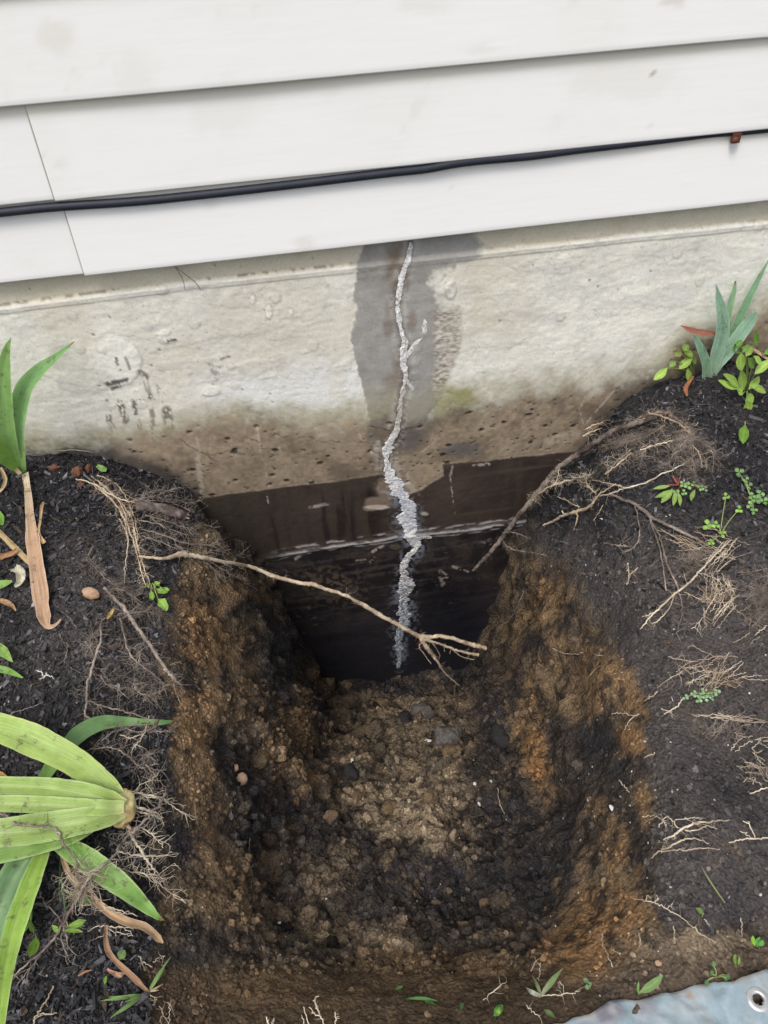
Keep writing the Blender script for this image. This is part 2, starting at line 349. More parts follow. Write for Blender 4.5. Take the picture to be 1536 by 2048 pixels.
    # dark smears and chips
    smn = .6 * n3 + .5 * n2 + .7 * fbm(Q * np.array([2.5, .8, 1]), 170, 3, 411)
    def streak(x0, y0, x1, y1, w, k, gr=-.12, col=(.07, .055, .05)):
        nonlocal c
        d_, _ = seg_dist(px, py, [(x0, y0), (x1, y1)])
        c = mixc(c, col, np.clip(ss(w, w * .35, d_ + wob * .12 * min(1, w / 6)) * ss(gr - .1, gr + .3, smn) * k, 0, 1))
    for a_ in ((232, 712, 240, 735, 6, .8), (252, 712, 260, 735, 4, .7), (216, 764, 254, 756, 7, .9), (225, 775, 240, 768, 5, .8), (280, 742, 292, 752, 9, .7), (290, 756, 300, 790, 9, .55),
               (216, 800, 219, 836, 7, .8), (240, 802, 252, 838, 11, .85), (268, 800, 277, 850, 8, .85), (300, 790, 305, 830, 7, .7), (316, 770, 322, 800, 6, .6), (262, 798, 310, 796, 3, .6),
               (305, 840, 312, 900, 7, .75), (334, 820, 350, 900, 15, .8), (336, 896, 352, 925, 16, .6), (222, 840, 232, 872, 8, .5), (282, 850, 292, 890, 7, .5), (420, 728, 438, 755, 8, .5), (418, 730, 440, 732, 3, .5),
               (442, 716, 458, 711, 4, .75), (333, 679, 350, 676, 4, .9), (426, 765, 440, 758, 4, .5), (214, 629, 220, 632, 4, .7), (426, 526, 430, 530, 3, .9)):
        streak(*a_)
    # pinholes
    d, v = worley(Q, 55, 70); pin = ss(.16, .10, d) * (v > .80); c = mixc(c, (.10, .09, .08), pin * .75 * up); disp -= pin * .001
    d, v = worley(Q * np.array([1, 1.5, 1]), 110, 75); pin = ss(.20, .12, d) * (v > .86); c = mixc(c, (.2, .18, .15), pin * .6)
    # fine long hairline cracks
    for pts in (((75, 745), (140, 765), (215, 775)), ((560, 620), (420, 605), (330, 598)), ((300, 745), (360, 770), (470, 758), (640, 742)), ((75, 690), (150, 676), (240, 668), (420, 700)),
                ((1000, 530), (1100, 515), (1300, 508), (1400, 500)), ((1100, 560), (1112, 545), (1130, 552)), ((930, 530), (1020, 530), (1040, 545), (1100, 530))):
        d_, _ = seg_dist(px, py + wob * .35, pts); c = mixc(c, (.24, .22, .2), np.exp(-(d_ / 1.2) ** 2) * .28)
    # grey cement patch
    pd = poly_sd(px, py, PATCH) + wob * .25 + n3 * 2
    soft = 1.5 + 9 * ss(845, 885, px) ; pm = ss(-1, 1, (pd + 5 * n3 * ss(845, 885, px)) / soft); pcol = np.array((.31, .30, .28)) * (1 + .10 * n1 + .09 * n2 + .05 * n3)[:, None]
    pcol = mixc(pcol, (.235, .225, .20), ss(.0, .7, fbm(Q, 12, 4, 91)) * .5)
    rust = blobpx(795, 530, 24, 50, .5) * ss(-.5, .4, n1 + n2); pcol = mixc(pcol, (.17, .125, .09), rust * .8)
    for r_ in ((780, 618, 10, 20), (776, 655, 9, 18), (800, 730, 18, 30), (822, 640, 10, 20), (785, 760, 22, 24)): pcol = mixc(pcol, (.17, .12, .09), blobpx(*r_, .5) * .55)
    c = mixc(c, (.70, .68, .60), np.exp(-((pd + 5) / 4) ** 2) * .35); c = mixc(c, (.45, .42, .36), ss(-26, 0, pd) * ss(-.2, .5, n2 + .5 * n3) * .3)
    c = c * (1 - pm[:, None]) + pcol * pm[:, None]; disp += pm * .0009 - pm * n3 * .0003
    # scrubbed strip on its right side
    sm = ss(862, 872, px + wob * .3) * ss(914, 900, px + wob * .7 + .15 * (py - 700)) * ss(600, 630, py) * ss(795, 770, py)
    hz = fbm(Q * np.array([1, 2.5, 1]), 170, 3, 95)
    c = mixc(c, (.34, .30, .25), sm * .75); c = mixc(c, (.56, .53, .46), sm * ss(.0, .5, hz) * .9); c = mixc(c, (.2, .17, .14), sm * ss(.1, .5, -hz) * .6); disp += sm * hz * .0005
    gd = blobpx(896, 560, 14, 24, .2); c = mixc(c, (.34, .32, .28), gd * .5 * ss(-.4, .3, n3 + n2))
    # damp brown ground line
    dd = py - interp(px, DIRT) + wob * 1.2 + 14 * n1
    dm = ss(-34, 34, dd + 10 * n3); dcol = np.array((.262, .204, .142)) * (1 + .18 * n1 + .2 * n2 + .2 * n3)[:, None]
    dk = fbm(Q, 16, 4, 61); dcol = mixc(dcol, (.11, .085, .065), ss(.0, .7, dk) * .65); dcol = mixc(dcol, (.29, .235, .175), ss(.1, .7, -dk) * .5)
    diag = fbm(np.stack([(Q[:, 0] + Q[:, 1]) * .35, (Q[:, 0] - Q[:, 1]) * 1.0, Q[:, 2]], 1), 110, 3, 66)
    dcol = dcol * (1 + .16 * diag * ss(880, 960, px))[:, None]
    inpatch = ss(728, 740, px) * ss(885, 860, px)
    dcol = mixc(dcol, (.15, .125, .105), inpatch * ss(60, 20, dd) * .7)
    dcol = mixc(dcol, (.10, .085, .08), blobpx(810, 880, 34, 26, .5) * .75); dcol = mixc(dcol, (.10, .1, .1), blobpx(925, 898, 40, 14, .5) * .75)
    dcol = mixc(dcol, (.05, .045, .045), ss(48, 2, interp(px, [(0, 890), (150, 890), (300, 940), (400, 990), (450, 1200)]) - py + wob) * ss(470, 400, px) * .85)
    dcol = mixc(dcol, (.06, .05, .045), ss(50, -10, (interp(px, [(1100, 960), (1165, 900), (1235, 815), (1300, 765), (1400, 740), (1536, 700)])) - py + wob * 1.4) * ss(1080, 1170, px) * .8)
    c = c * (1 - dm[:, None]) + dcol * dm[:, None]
    c = mixc(c, (.27, .27, .10), np.exp(-(dd / 16) ** 2) * (ss(860, 880, px) * ss(975, 925, px) * .75 + .22 * (n1 > -.2)))
    c = mixc(c, (.35, .32, .2), np.exp(-((dd + 14) / 26) ** 2) * .35)
    # air holes in the bare concrete
    d, v = worley(Q * np.array([1, 1.5, 1]), 42, 80); hole = ss(.30, .18, d + .07 * n3) * (v > .70) * ss(8, 30, dd)
    d2, v2 = worley(Q * np.array([1, 1.6, 1]), 95, 84); hole2 = ss(.34, .2, d2) * (v2 > .80) * ss(8, 30, dd)
    c = mixc(c, (.035, .028, .024), np.clip(hole + hole2, 0, 1) * .9); HOLES = hole * .003 + hole2 * .0014
    for pts in (((420, 830), (470, 872), (520, 880), (560, 868), (640, 880), (760, 878)), ((395, 900), (440, 915), (520, 895), (600, 905)), ((360, 880), (400, 905), (460, 895)), ((300, 935), (370, 925), (420, 945))):
        d_, _ = seg_dist(px, py + wob * .6, pts); c = mixc(c, (.05, .04, .035), np.exp(-(d_ / 1.4) ** 2) * ss(-.4, .3, n2) * .7)
    # whitish run-downs
    for a_ in ((514, 850, 521, 905, 3.2, .8), (521, 905, 540, 975, 3, .45), (553, 872, 560, 900, 3, .5), (396, 905, 404, 990, 8, .7), (392, 870, 400, 900, 3, .5), (716, 860, 722, 875, 3, .6),
               (1168, 792, 1158, 818, 2.6, .7), (1158, 818, 1166, 850, 3, .6), (1232, 772, 1170, 845, 2.6, .75), (1100, 880, 1150, 865, 14, .5), (1115, 905, 1120, 915, 6, .6), (845, 900, 870, 880, 2, .6), (740, 905, 752, 893, 2, .6), (590, 960, 596, 985, 4, .4)):
        streak(*a_, -.25, (.42, .37, .31))
    # black damp-proof coating
    cd = np.maximum(poly_sd(px, py, COAT_L), poly_sd(px, py, COAT_R)) + wob * .12
    cm = ss(-1.2, 1.2, cd); ccol = np.array((.050, .037, .031)) * (1 + .25 * n1 + .15 * n2)[:, None]
    vs = fbm(Q * np.array([3.5, .35, 1]), 22, 4, 101); hsn = fbm(Q * np.array([.4, 4, 1]), 22, 4, 103)
    ccol = mixc(ccol, (.014, .012, .014), ss(.1, .6, vs) * .6 * ss(780, 740, px)); ccol = mixc(ccol, (.060, .046, .036), ss(0, .6, -vs) * .5)
    ccol = mixc(ccol, (.085, .065, .05), ss(.1, .8, hsn) * .55 * ss(860, 960, px)); ccol = mixc(ccol, (.055, .047, .036), ss(600, 440, px) * .8)
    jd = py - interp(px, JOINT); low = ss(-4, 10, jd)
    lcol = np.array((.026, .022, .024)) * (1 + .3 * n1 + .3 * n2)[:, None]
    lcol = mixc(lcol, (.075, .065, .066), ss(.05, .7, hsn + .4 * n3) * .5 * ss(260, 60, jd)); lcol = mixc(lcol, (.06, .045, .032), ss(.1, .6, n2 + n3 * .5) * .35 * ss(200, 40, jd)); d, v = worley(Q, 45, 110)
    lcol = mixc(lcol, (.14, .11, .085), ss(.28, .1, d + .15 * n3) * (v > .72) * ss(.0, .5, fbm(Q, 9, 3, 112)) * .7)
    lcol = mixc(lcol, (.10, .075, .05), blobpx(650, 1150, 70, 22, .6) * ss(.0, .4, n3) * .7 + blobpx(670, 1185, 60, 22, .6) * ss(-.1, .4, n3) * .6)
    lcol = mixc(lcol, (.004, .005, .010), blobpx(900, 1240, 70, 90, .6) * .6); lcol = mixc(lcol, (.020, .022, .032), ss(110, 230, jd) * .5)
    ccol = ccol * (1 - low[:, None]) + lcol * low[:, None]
    for a_ in ((892, 950, 902, 985, 2.0, .6), (902, 985, 909, 1035, 1.4, .7), (535, 990, 538, 1004, 2.5, .8), (1050, 1040, 1060, 1100, 3, .3)): pass
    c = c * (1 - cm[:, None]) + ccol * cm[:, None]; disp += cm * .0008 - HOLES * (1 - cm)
    def cstreak(x0, y0, x1, y1, w, k, col=(.45, .38, .33)):
        nonlocal c
        d_, _ = seg_dist(px, py, [(x0, y0), (x1, y1)]); c = mixc(c, col, ss(w, w * .3, d_ + wob * .1) * ss(-.45, .15, n3 + .4 * n2) * k)
    for a_ in ((904, 930, 900, 950, 3, .6), (900, 950, 904, 990, 1.7, .8), (904, 990, 910, 1030, 1.5, .8), (534, 990, 536, 1002, 2.4, .8), (945, 928, 976, 925, 3, .7), (630, 1010, 655, 1005, 4, .4),
               (590, 1115, 600, 1108, 5, .7), (745, 1100, 765, 1088, 4, .8), (740, 1120, 748, 1112, 4, .6), (905, 1130, 935, 1140, 3, .6), (880, 1140, 892, 1150, 5, .5), (710, 1118, 730, 1115, 3, .6),
               (620, 1012, 640, 1008, 3, .5), (880, 1148, 886, 1168, 6, .4), (960, 1080, 980, 1085, 3, .3)): cstreak(*a_)
    # scar left of the crack where the coat is torn off
    sc = np.maximum(blobpx(755, 1003, 30, 12, .2), np.maximum(blobpx(772, 975, 18, 22, .3), blobpx(735, 1013, 16, 7, .2)))
    c = mixc(c, (.20, .15, .11), sc * .95); scr = blobpx(752, 1012, 28, 4, .3); c = mixc(c, (.5, .43, .37), scr * .8); disp -= sc * .001
    st = blobpx(848, 1025, 8, 4, .15, .2); c = mixc(c, (.26, .24, .2), st); disp += st * .003
    st = blobpx(790, 1092, 10, 5, .15, .2); c = mixc(c, (.06, .06, .04), st); disp += st * .002
    sa = fbm(Q * np.array([1, 3, 1]), 50, 3, 120)
    for off, k in ((0, .95), (-9, .55), (7, .35)):
        jl = np.exp(-((jd - off + wob * .10) / 2.3) ** 2) * ss(.15 - k, .75 - k * .8, sa) * ss(520, 600, px) * (1 if off == 0 else ss(1000, 900, np.abs(px - 500)))
        c = mixc(c, (.42, .40, .41), jl * .85 * cm); disp += jl * .0012
    disp += np.exp(-((jd - 2) / 5) ** 2) * .0025
    # opening along the crack
    kd, kw = seg_dist(px, py, CRACK); c = mixc(c, (.60, .58, .53), ss(3.4, .8, (kd + wob * .25) / (kw * .5 + 2)) * ss(-.2, .4, n3 + n2 * .6) * .45 * ss(1010, 960, py))
    c = mixc(c, (.25, .29, .36), ss(2.6, .8, (kd + wob * .2) / (kw * .5 + 3)) * ss(-.1, .5, n3 + n2 * .6) * .5 * cm); c = mixc(c, (.10, .08, .07), ss(2.0, .6, kd / (kw * .5 + 2)) * .5 * (1 - cm)); disp -= ss(1.2, .3, kd / (kw * .5)) * .002
    V = P.copy(); V[:, 1] = -disp
    c = np.clip(c, .002, .85)
    return V, c, (len(gx), len(gz)), px, py

Vw, Cw, (nwx, nwz), _, _ = wall_surface()
house = empty('house', (0, 0, 0), 'white vinyl sided house standing on a cracked pale concrete foundation', 'house')
mb = MB(); mb.add(Vw, grid_faces(nwx, nwz)[:, ::-1], Cw)
foundation = mb.build('foundation_wall', 'concrete', house)
del Vw, Cw

# crust of mineral and old sealant standing proud of the crack
def crust(name, pts, seed, hgt, parent, flat=.2):
    rng = np.random.default_rng(seed)
    P = smooth_path([(a[0], a[1], a[2]) for a in pts], 14)
    W = np.array([on_plane_y(a[0], a[1], 0) for a in P]); S = np.concatenate([[0], np.cumsum(np.linalg.norm(np.diff(W, axis=0), axis=1))])
    n = int(S[-1] / .0012); s = np.linspace(0, S[-1], n); W = np.stack([np.interp(s, S, W[:, i]) for i in range(3)], 1)
    mpp = 1.0 / 1400 * np.linspace(1.0, 1.0, n); wd = np.interp(s, S, P[:, 2]) * np.interp(s / S[-1], [0, .35, .5, 1], [.95, .95, 1.25, 1.15]) * np.array([cam_depth(w) / F for w in W[:]])
    T = np.gradient(W, axis=0); T /= np.linalg.norm(T, axis=1)[:, None]; B = np.stack([-T[:, 2], 0 * T[:, 0], T[:, 0]], 1)
    q = np.stack([s, np.full(n, seed * 3.1), np.zeros(n)], 1)
    lw = wd * .5 * (1 + .5 * fbm(q, 70, 3, seed + 1) + .2 * fbm(q, 260, 2, seed + 7)); rw = wd * .5 * (1 + .5 * fbm(q, 70, 3, seed + 2) + .2 * fbm(q, 260, 2, seed + 8))
    lw = np.maximum(lw, .0008); rw = np.maximum(rw, .0008)
    k = 15; t = np.linspace(-1, 1, k)
    off = np.where(t[None] < 0, t[None] * lw[:, None], t[None] * rw[:, None])
    V = W[:, None] + B[:, None] * off[..., None]; V = V.reshape(-1, 3)
    Q = V.copy(); lump = fbm(Q, 130, 4, seed + 11); l2 = fbm(Q, 420, 3, seed + 12)
    tt = np.tile(t, n); h = hgt * .20 * (1 - np.abs(tt) ** 6) * (.8 + .8 * lump + .35 * l2) * np.repeat(np.clip(wd / .008, .4, 1.3), k)
    px, py = proj(V); base_y = .0009 + .0037 * ss(-8, 4, py - interp(px, RIDGE)) + .0026 * np.exp(-((py - interp(px, JOINT) - 2) / 7) ** 2)
    V[:, 1] = -(base_y + np.maximum(h, -.0007)) ; V[:, 1] = np.where(np.abs(tt) > .99, .001, V[:, 1])
    px, py = proj(V)
    c = np.ones((len(V), 3)) * np.array((.62, .61, .60)); c = mixc(c, (.46, .51, .60), ss(-.3, .5, fbm(Q, 60, 3, seed + 20)) * ss(860, 1000, py) * .8)
    c = mixc(c, (.42, .38, .31), ss(.1, .5, lump) * .6 * ss(900, 860, py)); c = mixc(c, (.24, .21, .18), ss(.2, .7, l2) * .6)
    c = mixc(c, (.80, .80, .80), ss(.0, .5, -l2 + .4 * lump) * .8)
    c = mixc(c, (.25, .19, .14), np.exp(-((py - 820) / 60) ** 2) * .6); c = mixc(c, (.35, .31, .28), ss(.8, 1.0, np.abs(tt)) * .4)
    c = mixc(c, (.26, .33, .42), ss(1120, 1260, py) * .6); c = mixc(c, (.03, .035, .045), ss(1080, 1150, py) * ss(-.1, .4, l2 - .4 * lump) * .7)
    mb = MB(); mb.add(V, grid_faces(n, k), c); return mb.build(name, 'deposit', parent)
cr = crust('crack_deposit', CRACK, 3, .0042, foundation)
crust('crack_deposit', [(806, 716, 10), (822, 700, 12), (832, 682, 9), (843, 668, 7), (850, 648, 10), (848, 636, 4)], 8, .0022, foundation)
crust('crack_deposit', [(811, 750, 6), (817, 764, 6), (825, 778, 9)], 9, .0025, foundation)
crust('crack_deposit', [(826, 1078, 12), (842, 1070, 13), (862, 1072, 6)], 10, .003, foundation)
crust('crack_deposit', [(794, 1368, 6), (792, 1376, 8), (795, 1386, 7)], 14, .004, foundation)
for o in C.objects:
    if o.name.startswith('crack_deposit'): o['label'] = 'white and bluish crust of mineral on the crack'

# ------------------------------------------------------------------ siding
def siding_panel(x0, x1, zb, zt, y_out, y_in, seed, name='siding_panel', label=None, seam=None):
    """one course: outward leaning face, rounded bottom nose with a return lip"""
    prof = [(y_in, zt)]
    nz = max(6, int((zt - zb) / .006))
    for i in range(1, nz + 1):
        t = i / nz; prof.append((y_in + (y_out - y_in) * t, zt + (zb + .0022 - zt) * t))
    prof += [(y_out + .0003, zb + .0010), (y_out + .0012, zb + .0002), (y_out + .0024, zb), (y_out + .0045, zb + .0003), (y_out + .0045, zb + .0035)]
    prof = np.array(prof); 
    inner0, inner1 = max(x0, -.7), min(x1, 1.0)
    xs = np.concatenate([np.linspace(x0, inner0, 4)[:-1] if x0 < -.7 else [], np.arange(inner0, inner1, .007), [inner1], np.linspace(inner1, x1, 4)[1:] if x1 > 1.0 else []])
    if seam is not None: xs = np.unique(np.concatenate([xs[np.abs(xs - seam) > .004], [seam - .0030, seam - .0016, seam - .0010, seam + .002]]))
    nx = len(xs); k = len(prof)
    V = np.zeros((nx, k, 3)); V[:, :, 0] = xs[:, None]; V[:, :, 1] = prof[None, :, 0]; V[:, :, 2] = prof[None, :, 1]
    q = np.stack([xs, np.full(nx, seed * 1.7), np.zeros(nx)], 1)
    wav = fbm(q, 3.0, 3, seed) * .0012
    V[:, :, 1] += wav[:, None]; V[:, :, 2] += (fbm(q, 2.0, 2, seed + 5) * .0006)[:, None]; V = V.reshape(-1, 3)
    px, py = proj(V); n1 = fbm(V, 7, 4, seed + 9); n2 = fbm(V, 60, 3, seed + 11)
    c = np.ones((len(V), 3)) * np.array((.80, .795, .775)); c = mixc(c, (.74, .72, .67), ss(.1, .8, n1) * .25); d_, v_ = worley(V, 70, seed + 50); c = mixc(c, (.30, .25, .2), ss(.10, .05, d_) * (v_ > .93) * .8); c = mixc(c, (.55, .52, .47), ss(.4, .9, n2) * ss(.3, .8, n1) * .25)
    for (cx, cy, rx, ry, k_) in ((115, 72, 44, 34, .26), (1345, 4, 26, 10, .5), (850, 8, 60, 20, .15), (960, 100, 40, 10, .2), (610, 486, 26, 14, .25), (460, 215, 80, 60, .12), (270, 165, 40, 60, .1), (420, 405, 16, 14, .2), (1250, 160, 120, 40, .15)):
        c = mixc(c, (.52, .47, .38), ss(1.3, .5, np.hypot((px - cx) / rx, (py - cy) / ry) + n2 * .3) * k_)
    if seam is not None: c = mixc(c, (.20, .15, .12), ss(.0024, .0012, np.abs(V[:, 0] - seam)) * .9)  # shadow of the overlap gap, painted as a dark strip along the seam
    # lap shade warmed by reflection, painted in under the lap; lip tinted darker
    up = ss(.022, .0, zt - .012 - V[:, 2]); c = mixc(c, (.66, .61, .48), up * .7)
    c = mixc(c, (.6, .57, .5), ss(zb + .003, zb, V[:, 2]) * .6)
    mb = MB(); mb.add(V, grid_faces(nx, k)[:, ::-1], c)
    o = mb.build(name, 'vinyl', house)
    # edge thickness
    for e in (0, nx - 1):
        m2 = None
    if label: o['label'] = label
    return o
LAPS = []
for (a, b) in (((0, 212), (1536, 80)), ((0, 415), (1536, 258)), ((0, 575), (1536, 398))):
    za = on_plane_y(*a, -.022)[2]; zb = on_plane_y(*b, -.022)[2]; LAPS.append((za + zb) / 2)
e = LAPS[0] - LAPS[1]
XS = (on_plane_y(80, 305, -.018)[0]); XS2 = on_plane_y(150, 490, -.02)[0]
zz = [LAPS[2], LAPS[1], LAPS[0]]
while zz[-1] < 2.7: zz.append(zz[-1] + e)
for i, z in enumerate(zz[:-1]):
    top = zz[i + 1] + .010
    if i < 2:
        xs = XS2 if i == 0 else XS
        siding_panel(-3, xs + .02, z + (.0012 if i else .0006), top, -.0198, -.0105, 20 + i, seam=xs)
        siding_panel(xs, 3.4, z, top, -.0222, -.0118, 30 + i)
    else:
        siding_panel(-3, 3.4, z, top, -.0222, -.0118, 40 + i)
# sheathing behind the vinyl, top closure
mb = MB()
def box(mb, x0, x1, y0, y1, z0, z1, col=None, bev=0):
    V = np.array([(x, y, z) for x in (x0, x1) for y in (y0, y1) for z in (z0, z1)])
    mb.add(V, np.array([[0, 1, 3, 2], [4, 6, 7, 5], [0, 4, 5, 1], [2, 3, 7, 6], [0, 2, 6, 4], [1, 5, 7, 3]]), col)
box(mb, -3, 3.4, .004, .15, .325, 2.75, (.4, .38, .33)); mb.build('sheathing', 'concrete', house, smooth=False)

# nail heads and flecks on the vinyl are in its material; the cable runs under the lap
cab = [(-260, 452, -.0185), (0, 425, -.0185), (110, 414, -.0185), (270, 403, -.019), (400, 390, -.019), (560, 372, -.019), (768, 347, -.019), (850, 338, -.019), (905, 328, -.019), (960, 321, -.0185), (1060, 312, -.018), (1150, 300, -.0175), (1250, 288, -.017),
       (1340, 277, -.016), (1420, 267, -.015), (1480, 262, -.015), (1536, 257, -.015), (1900, 218, -.015)]
P = smooth_path([on_plane_y(a, b, y) for a, b, y in cab], 12)
mb = MB(); tube(mb, P, .0058, 18)
tag(mb.build('cable', 'cable'), 'thick black cable running along the white siding under the lap', 'cable')
p = on_plane_y(1469, 271, -.024); p2 = on_plane_y(1471, 279, -.026)
clip = empty('cable_clip', p, 'small rusty clip and screw holding the black cable at the right', 'clip')
mb = MB(); rng = np.random.default_rng(5)
pc = on_plane_y(1471, 264, -.0165); arc = []
for a in np.linspace(-20, 190, 14): arc.append((math.cos(math.radians(a)), math.sin(math.radians(a))))
V = []; w = .004
for (cy, cz) in arc:
    for dx in (-w, w): V.append((pc[0] + dx, pc[1] - .0064 * cy * 1.0 + .001, pc[2] + .0064 * cz * -1 + .000))
k = len(arc); mb.add(np.array(V) - p, grid_faces(k, 2))
box(mb, pc[0] - p[0] - .0068, pc[0] - p[0] + .006, -.0005, .0045, p2[2] - p[2] - .006, p2[2] - p[2] + .0075)
o = mb.build('strap', 'rust', clip, smooth=False); md = o.modifiers.new('t', 'SOLIDIFY'); md.thickness = .0008; md = o.modifiers.new('b', 'BEVEL'); md.width = .0008; md.segments = 2
mb = MB()
for r, y in ((.0042, -.001), (.0036, -.0028), (.0015, -.0035)):
    pass
an = np.linspace(0, 2 * PI, 13)[:-1]
rings = [(.0044, .000), (.0044, -.0018), (.0034, -.0034), (.0012, -.0040)]
V = np.array([(p2[0] - p[0] + r * math.cos(a), p2[1] - p[1] + y + .001, p2[2] - p[2] - .001 + r * math.sin(a)) for r, y in rings for a in an])
a_ = np.arange(len(V)).reshape(4, 12); b_ = np.roll(a_, -1, 1)
mb.add(V, np.stack([a_[:-1].ravel(), b_[:-1].ravel(), b_[1:].ravel(), a_[1:].ravel()], 1)); mb.add(V[-12:], np.arange(12)[None])
mb.build('screw', 'rust', clip)

# =================================================================== THE GROUND AND THE PIT
CT = []   # photograph pixel, height -> control points of the terrain
def ct(px, py, z): q = on_plane_z(px, py, z); CT.append((q[0], q[1], z))
def ctw(px, py):                                             # where the soil meets the wall
    q = on_plane_y(px, py, 0.0); CT.append((q[0], .0, q[2])); CT.append((q[0], .05, q[2]))
for q in ((-60, 912), (60, 908), (150, 906), (230, 925), (310, 952), (385, 985), (450, 1055), (535, 1125), (575, 1190), (605, 1270), (632, 1350),
          (700, 1362), (800, 1352), (900, 1330), (955, 1305), (975, 1225), (1000, 1130), (1050, 1030), (1105, 965), (1165, 895), (1235, 808), (1300, 768), (1400, 740), (1536, 700), (1620, 685)): ctw(*q)
for q in ((-80, 1000, 0), (100, 1000, 0), (200, 1010, -.01), (290, 1060, -.03), (0, 1200, 0), (150, 1200, 0), (260, 1180, -.015), (330, 1200, -.05), (0, 1400, 0), (170, 1350, -.01), (285, 1320, -.03), (345, 1330, -.04),
          (345, 1450, -.02), (270, 1430, -.03), (325, 1600, -.02), (200, 1600, 0), (310, 1750, -.02), (305, 1860, -.02), (200, 1850, 0), (0, 1850, 0), (340, 1960, -.03), (200, 2040, 0),
          (420, 2000, -.06), (520, 2040, -.04), (700, 2040, -.04), (900, 2030, -.04), (1060, 1990, -.03), (1180, 1950, -.02), (1270, 1900, -.01), (1310, 1800, 0), (1305, 1650, 0), (1310, 1500, -.01), (1300, 1380, -.03),
          (1280, 1260, -.04), (1250, 1150, -.05), (1210, 1060, -.06), (1190, 980, -.06), (1260, 900, -.01), (1330, 850, 0), (1400, 900, 0), (1450, 1100, 0), (1450, 1300, 0), (1450, 1500, 0), (1500, 1700, 0), (1450, 1850, 0), (1600, 1000, 0), (1350, 1000, -.01),
          (1100, 1030, -.20), (1120, 1130, -.20), (1150, 1250, -.17), (1180, 1380, -.13), (1200, 1500, -.11), (1220, 1650, -.085), (1210, 1780, -.08), (1120, 1880, -.09), (900, 1960, -.085), (700, 1970, -.085), (520, 1950, -.08),
          (1040, 1120, -.34), (1060, 1250, -.37), (1100, 1380, -.29), (1120, 1520, -.23), (1130, 1680, -.19), (1100, 1800, -.165),
          (470, 1110, -.16), (430, 1180, -.12), (500, 1190, -.22), (545, 1260, -.34), (450, 1300, -.14), (430, 1420, -.09), (430, 1560, -.09), (420, 1700, -.08), (410, 1820, -.07), (450, 1910, -.07),
          (590, 1350, -.52), (520, 1400, -.23), (520, 1540, -.21), (500, 1680, -.17), (500, 1800, -.14),
          (645, 1400, -.72), (700, 1400, -.76), (800, 1400, -.77), (900, 1380, -.78), (975, 1330, -.77), (1000, 1400, -.66), (1030, 1500, -.45), (1045, 1650, -.32), (1030, 1780, -.24), (900, 1870, -.19), (700, 1880, -.19), (590, 1840, -.19),
          (650, 1450, -.55), (800, 1445, -.66), (950, 1440, -.61), (590, 1650, -.27), (610, 1500, -.40), (700, 1500, -.50), (850, 1500, -.52), (950, 1500, -.49), (700, 1620, -.35), (830, 1600, -.36), (900, 1680, -.31), (800, 1780, -.25), (650, 1760, -.25), (950, 1600, -.37)): ct(*q)
for x in (-3, -1.6, -.9, 1.3, 2, 3.4):
    for y in (.1, -.5, -1.2, -2.5): CT.append((x, y, 0))
for x in (-.4, 0, .5, .9): CT += [(x, -1.35, 0), (x, -2.5, 0)]
CT = np.array(CT)
# drop control points that sit almost on top of one another in plan
keep = []
for i, c_ in enumerate(CT):
    if all(np.hypot(*(CT[j][:2] - c_[:2])) > .012 for j in keep): keep.append(i)
CT = CT[keep]
def rbf_fit(P, c=.025):
    D = np.hypot(P[:, None, 0] - P[None, :, 0], P[:, None, 1] - P[None, :, 1]); K = np.sqrt(D * D + c * c) * -1.0
    n = len(P); A = np.zeros((n + 1, n + 1)); A[:n, :n] = K + np.eye(n) * .004; A[:n, n] = 1; A[n, :n] = 1
    return np.linalg.solve(A, np.append(P[:, 2], 0))
RW = rbf_fit(CT)
def terrain(X, Y):
    r = np.full(X.shape, RW[-1])
    for (x, y, _), w_ in zip(CT, RW[:-1]): r -= w_ * np.sqrt((X - x) ** 2 + (Y - y) ** 2 + .025 ** 2)
    far = ss(.0, 1.2, np.maximum(np.abs(X - .15) - 1.3, -Y - 1.3)); return r * (1 - far)

ORANGE = [(440, 1270, 40, 90, .7), (470, 1400, 60, 60, .6), (400, 1440, 50, 100, .9), (600, 1440, 24, 80, .6), (380, 1240, 40, 50, .8), (400, 1290, 45, 130, .8), (360, 1440, 34, 70, 1.0), (400, 1200, 70, 36, .5), (470, 1185, 50, 22, .7), (395, 1600, 40, 110, .7), (460, 1780, 70, 120, .6), (560, 1480, 34, 100, .5), (610, 1560, 20, 50, .6), (500, 1350, 16, 60, .3),
          (620, 1975, 330, 40, .7), (900, 1940, 200, 40, .6), (1180, 1850, 110, 80, 1.0), (1150, 1900, 90, 50, 1.1), (1240, 1820, 60, 60, .9), (1240, 1700, 36, 50, 1.0), (1165, 1340, 60, 90, .5), (1100, 1240, 50, 130, .8), (1060, 1420, 28, 90, 1.1), (1075, 1520, 26, 70, 1.3),
          (1130, 1150, 26, 50, .9), (1230, 1330, 70, 50, .9), (1200, 1400, 30, 40, .9), (1265, 1480, 44, 34, 1.2), (1275, 1410, 30, 40, .9), (1200, 1600, 24, 50, .8), (1290, 1610, 16, 50, .9), (1165, 1700, 20, 50, .8), (1225, 1230, 14, 26, .9), (1260, 1290, 18, 18, .8),
          (1040, 1280, 30, 80, .5), (300, 1240, 30, 30, .2), (655, 1370, 16, 14, .7), (370, 1520, 30, 60, .6), (330, 1840, 20, 60, .3), (540, 1700, 20, 80, .5)]
TAN = [(850, 1610, 90, 60, .95), (780, 1640, 80, 40, .7), (880, 1660, 60, 50, .9), (800, 1540, 110, 40, .35), (820, 1450, 110, 60, .35), (700, 1880, 120, 30, .4), (600, 1760, 60, 60, .3), (430, 1380, 40, 60, .5), (1400, 1900, 120, 40, .5), (1100, 1310, 40, 60, .3), (500, 1480, 40, 40, .4)]
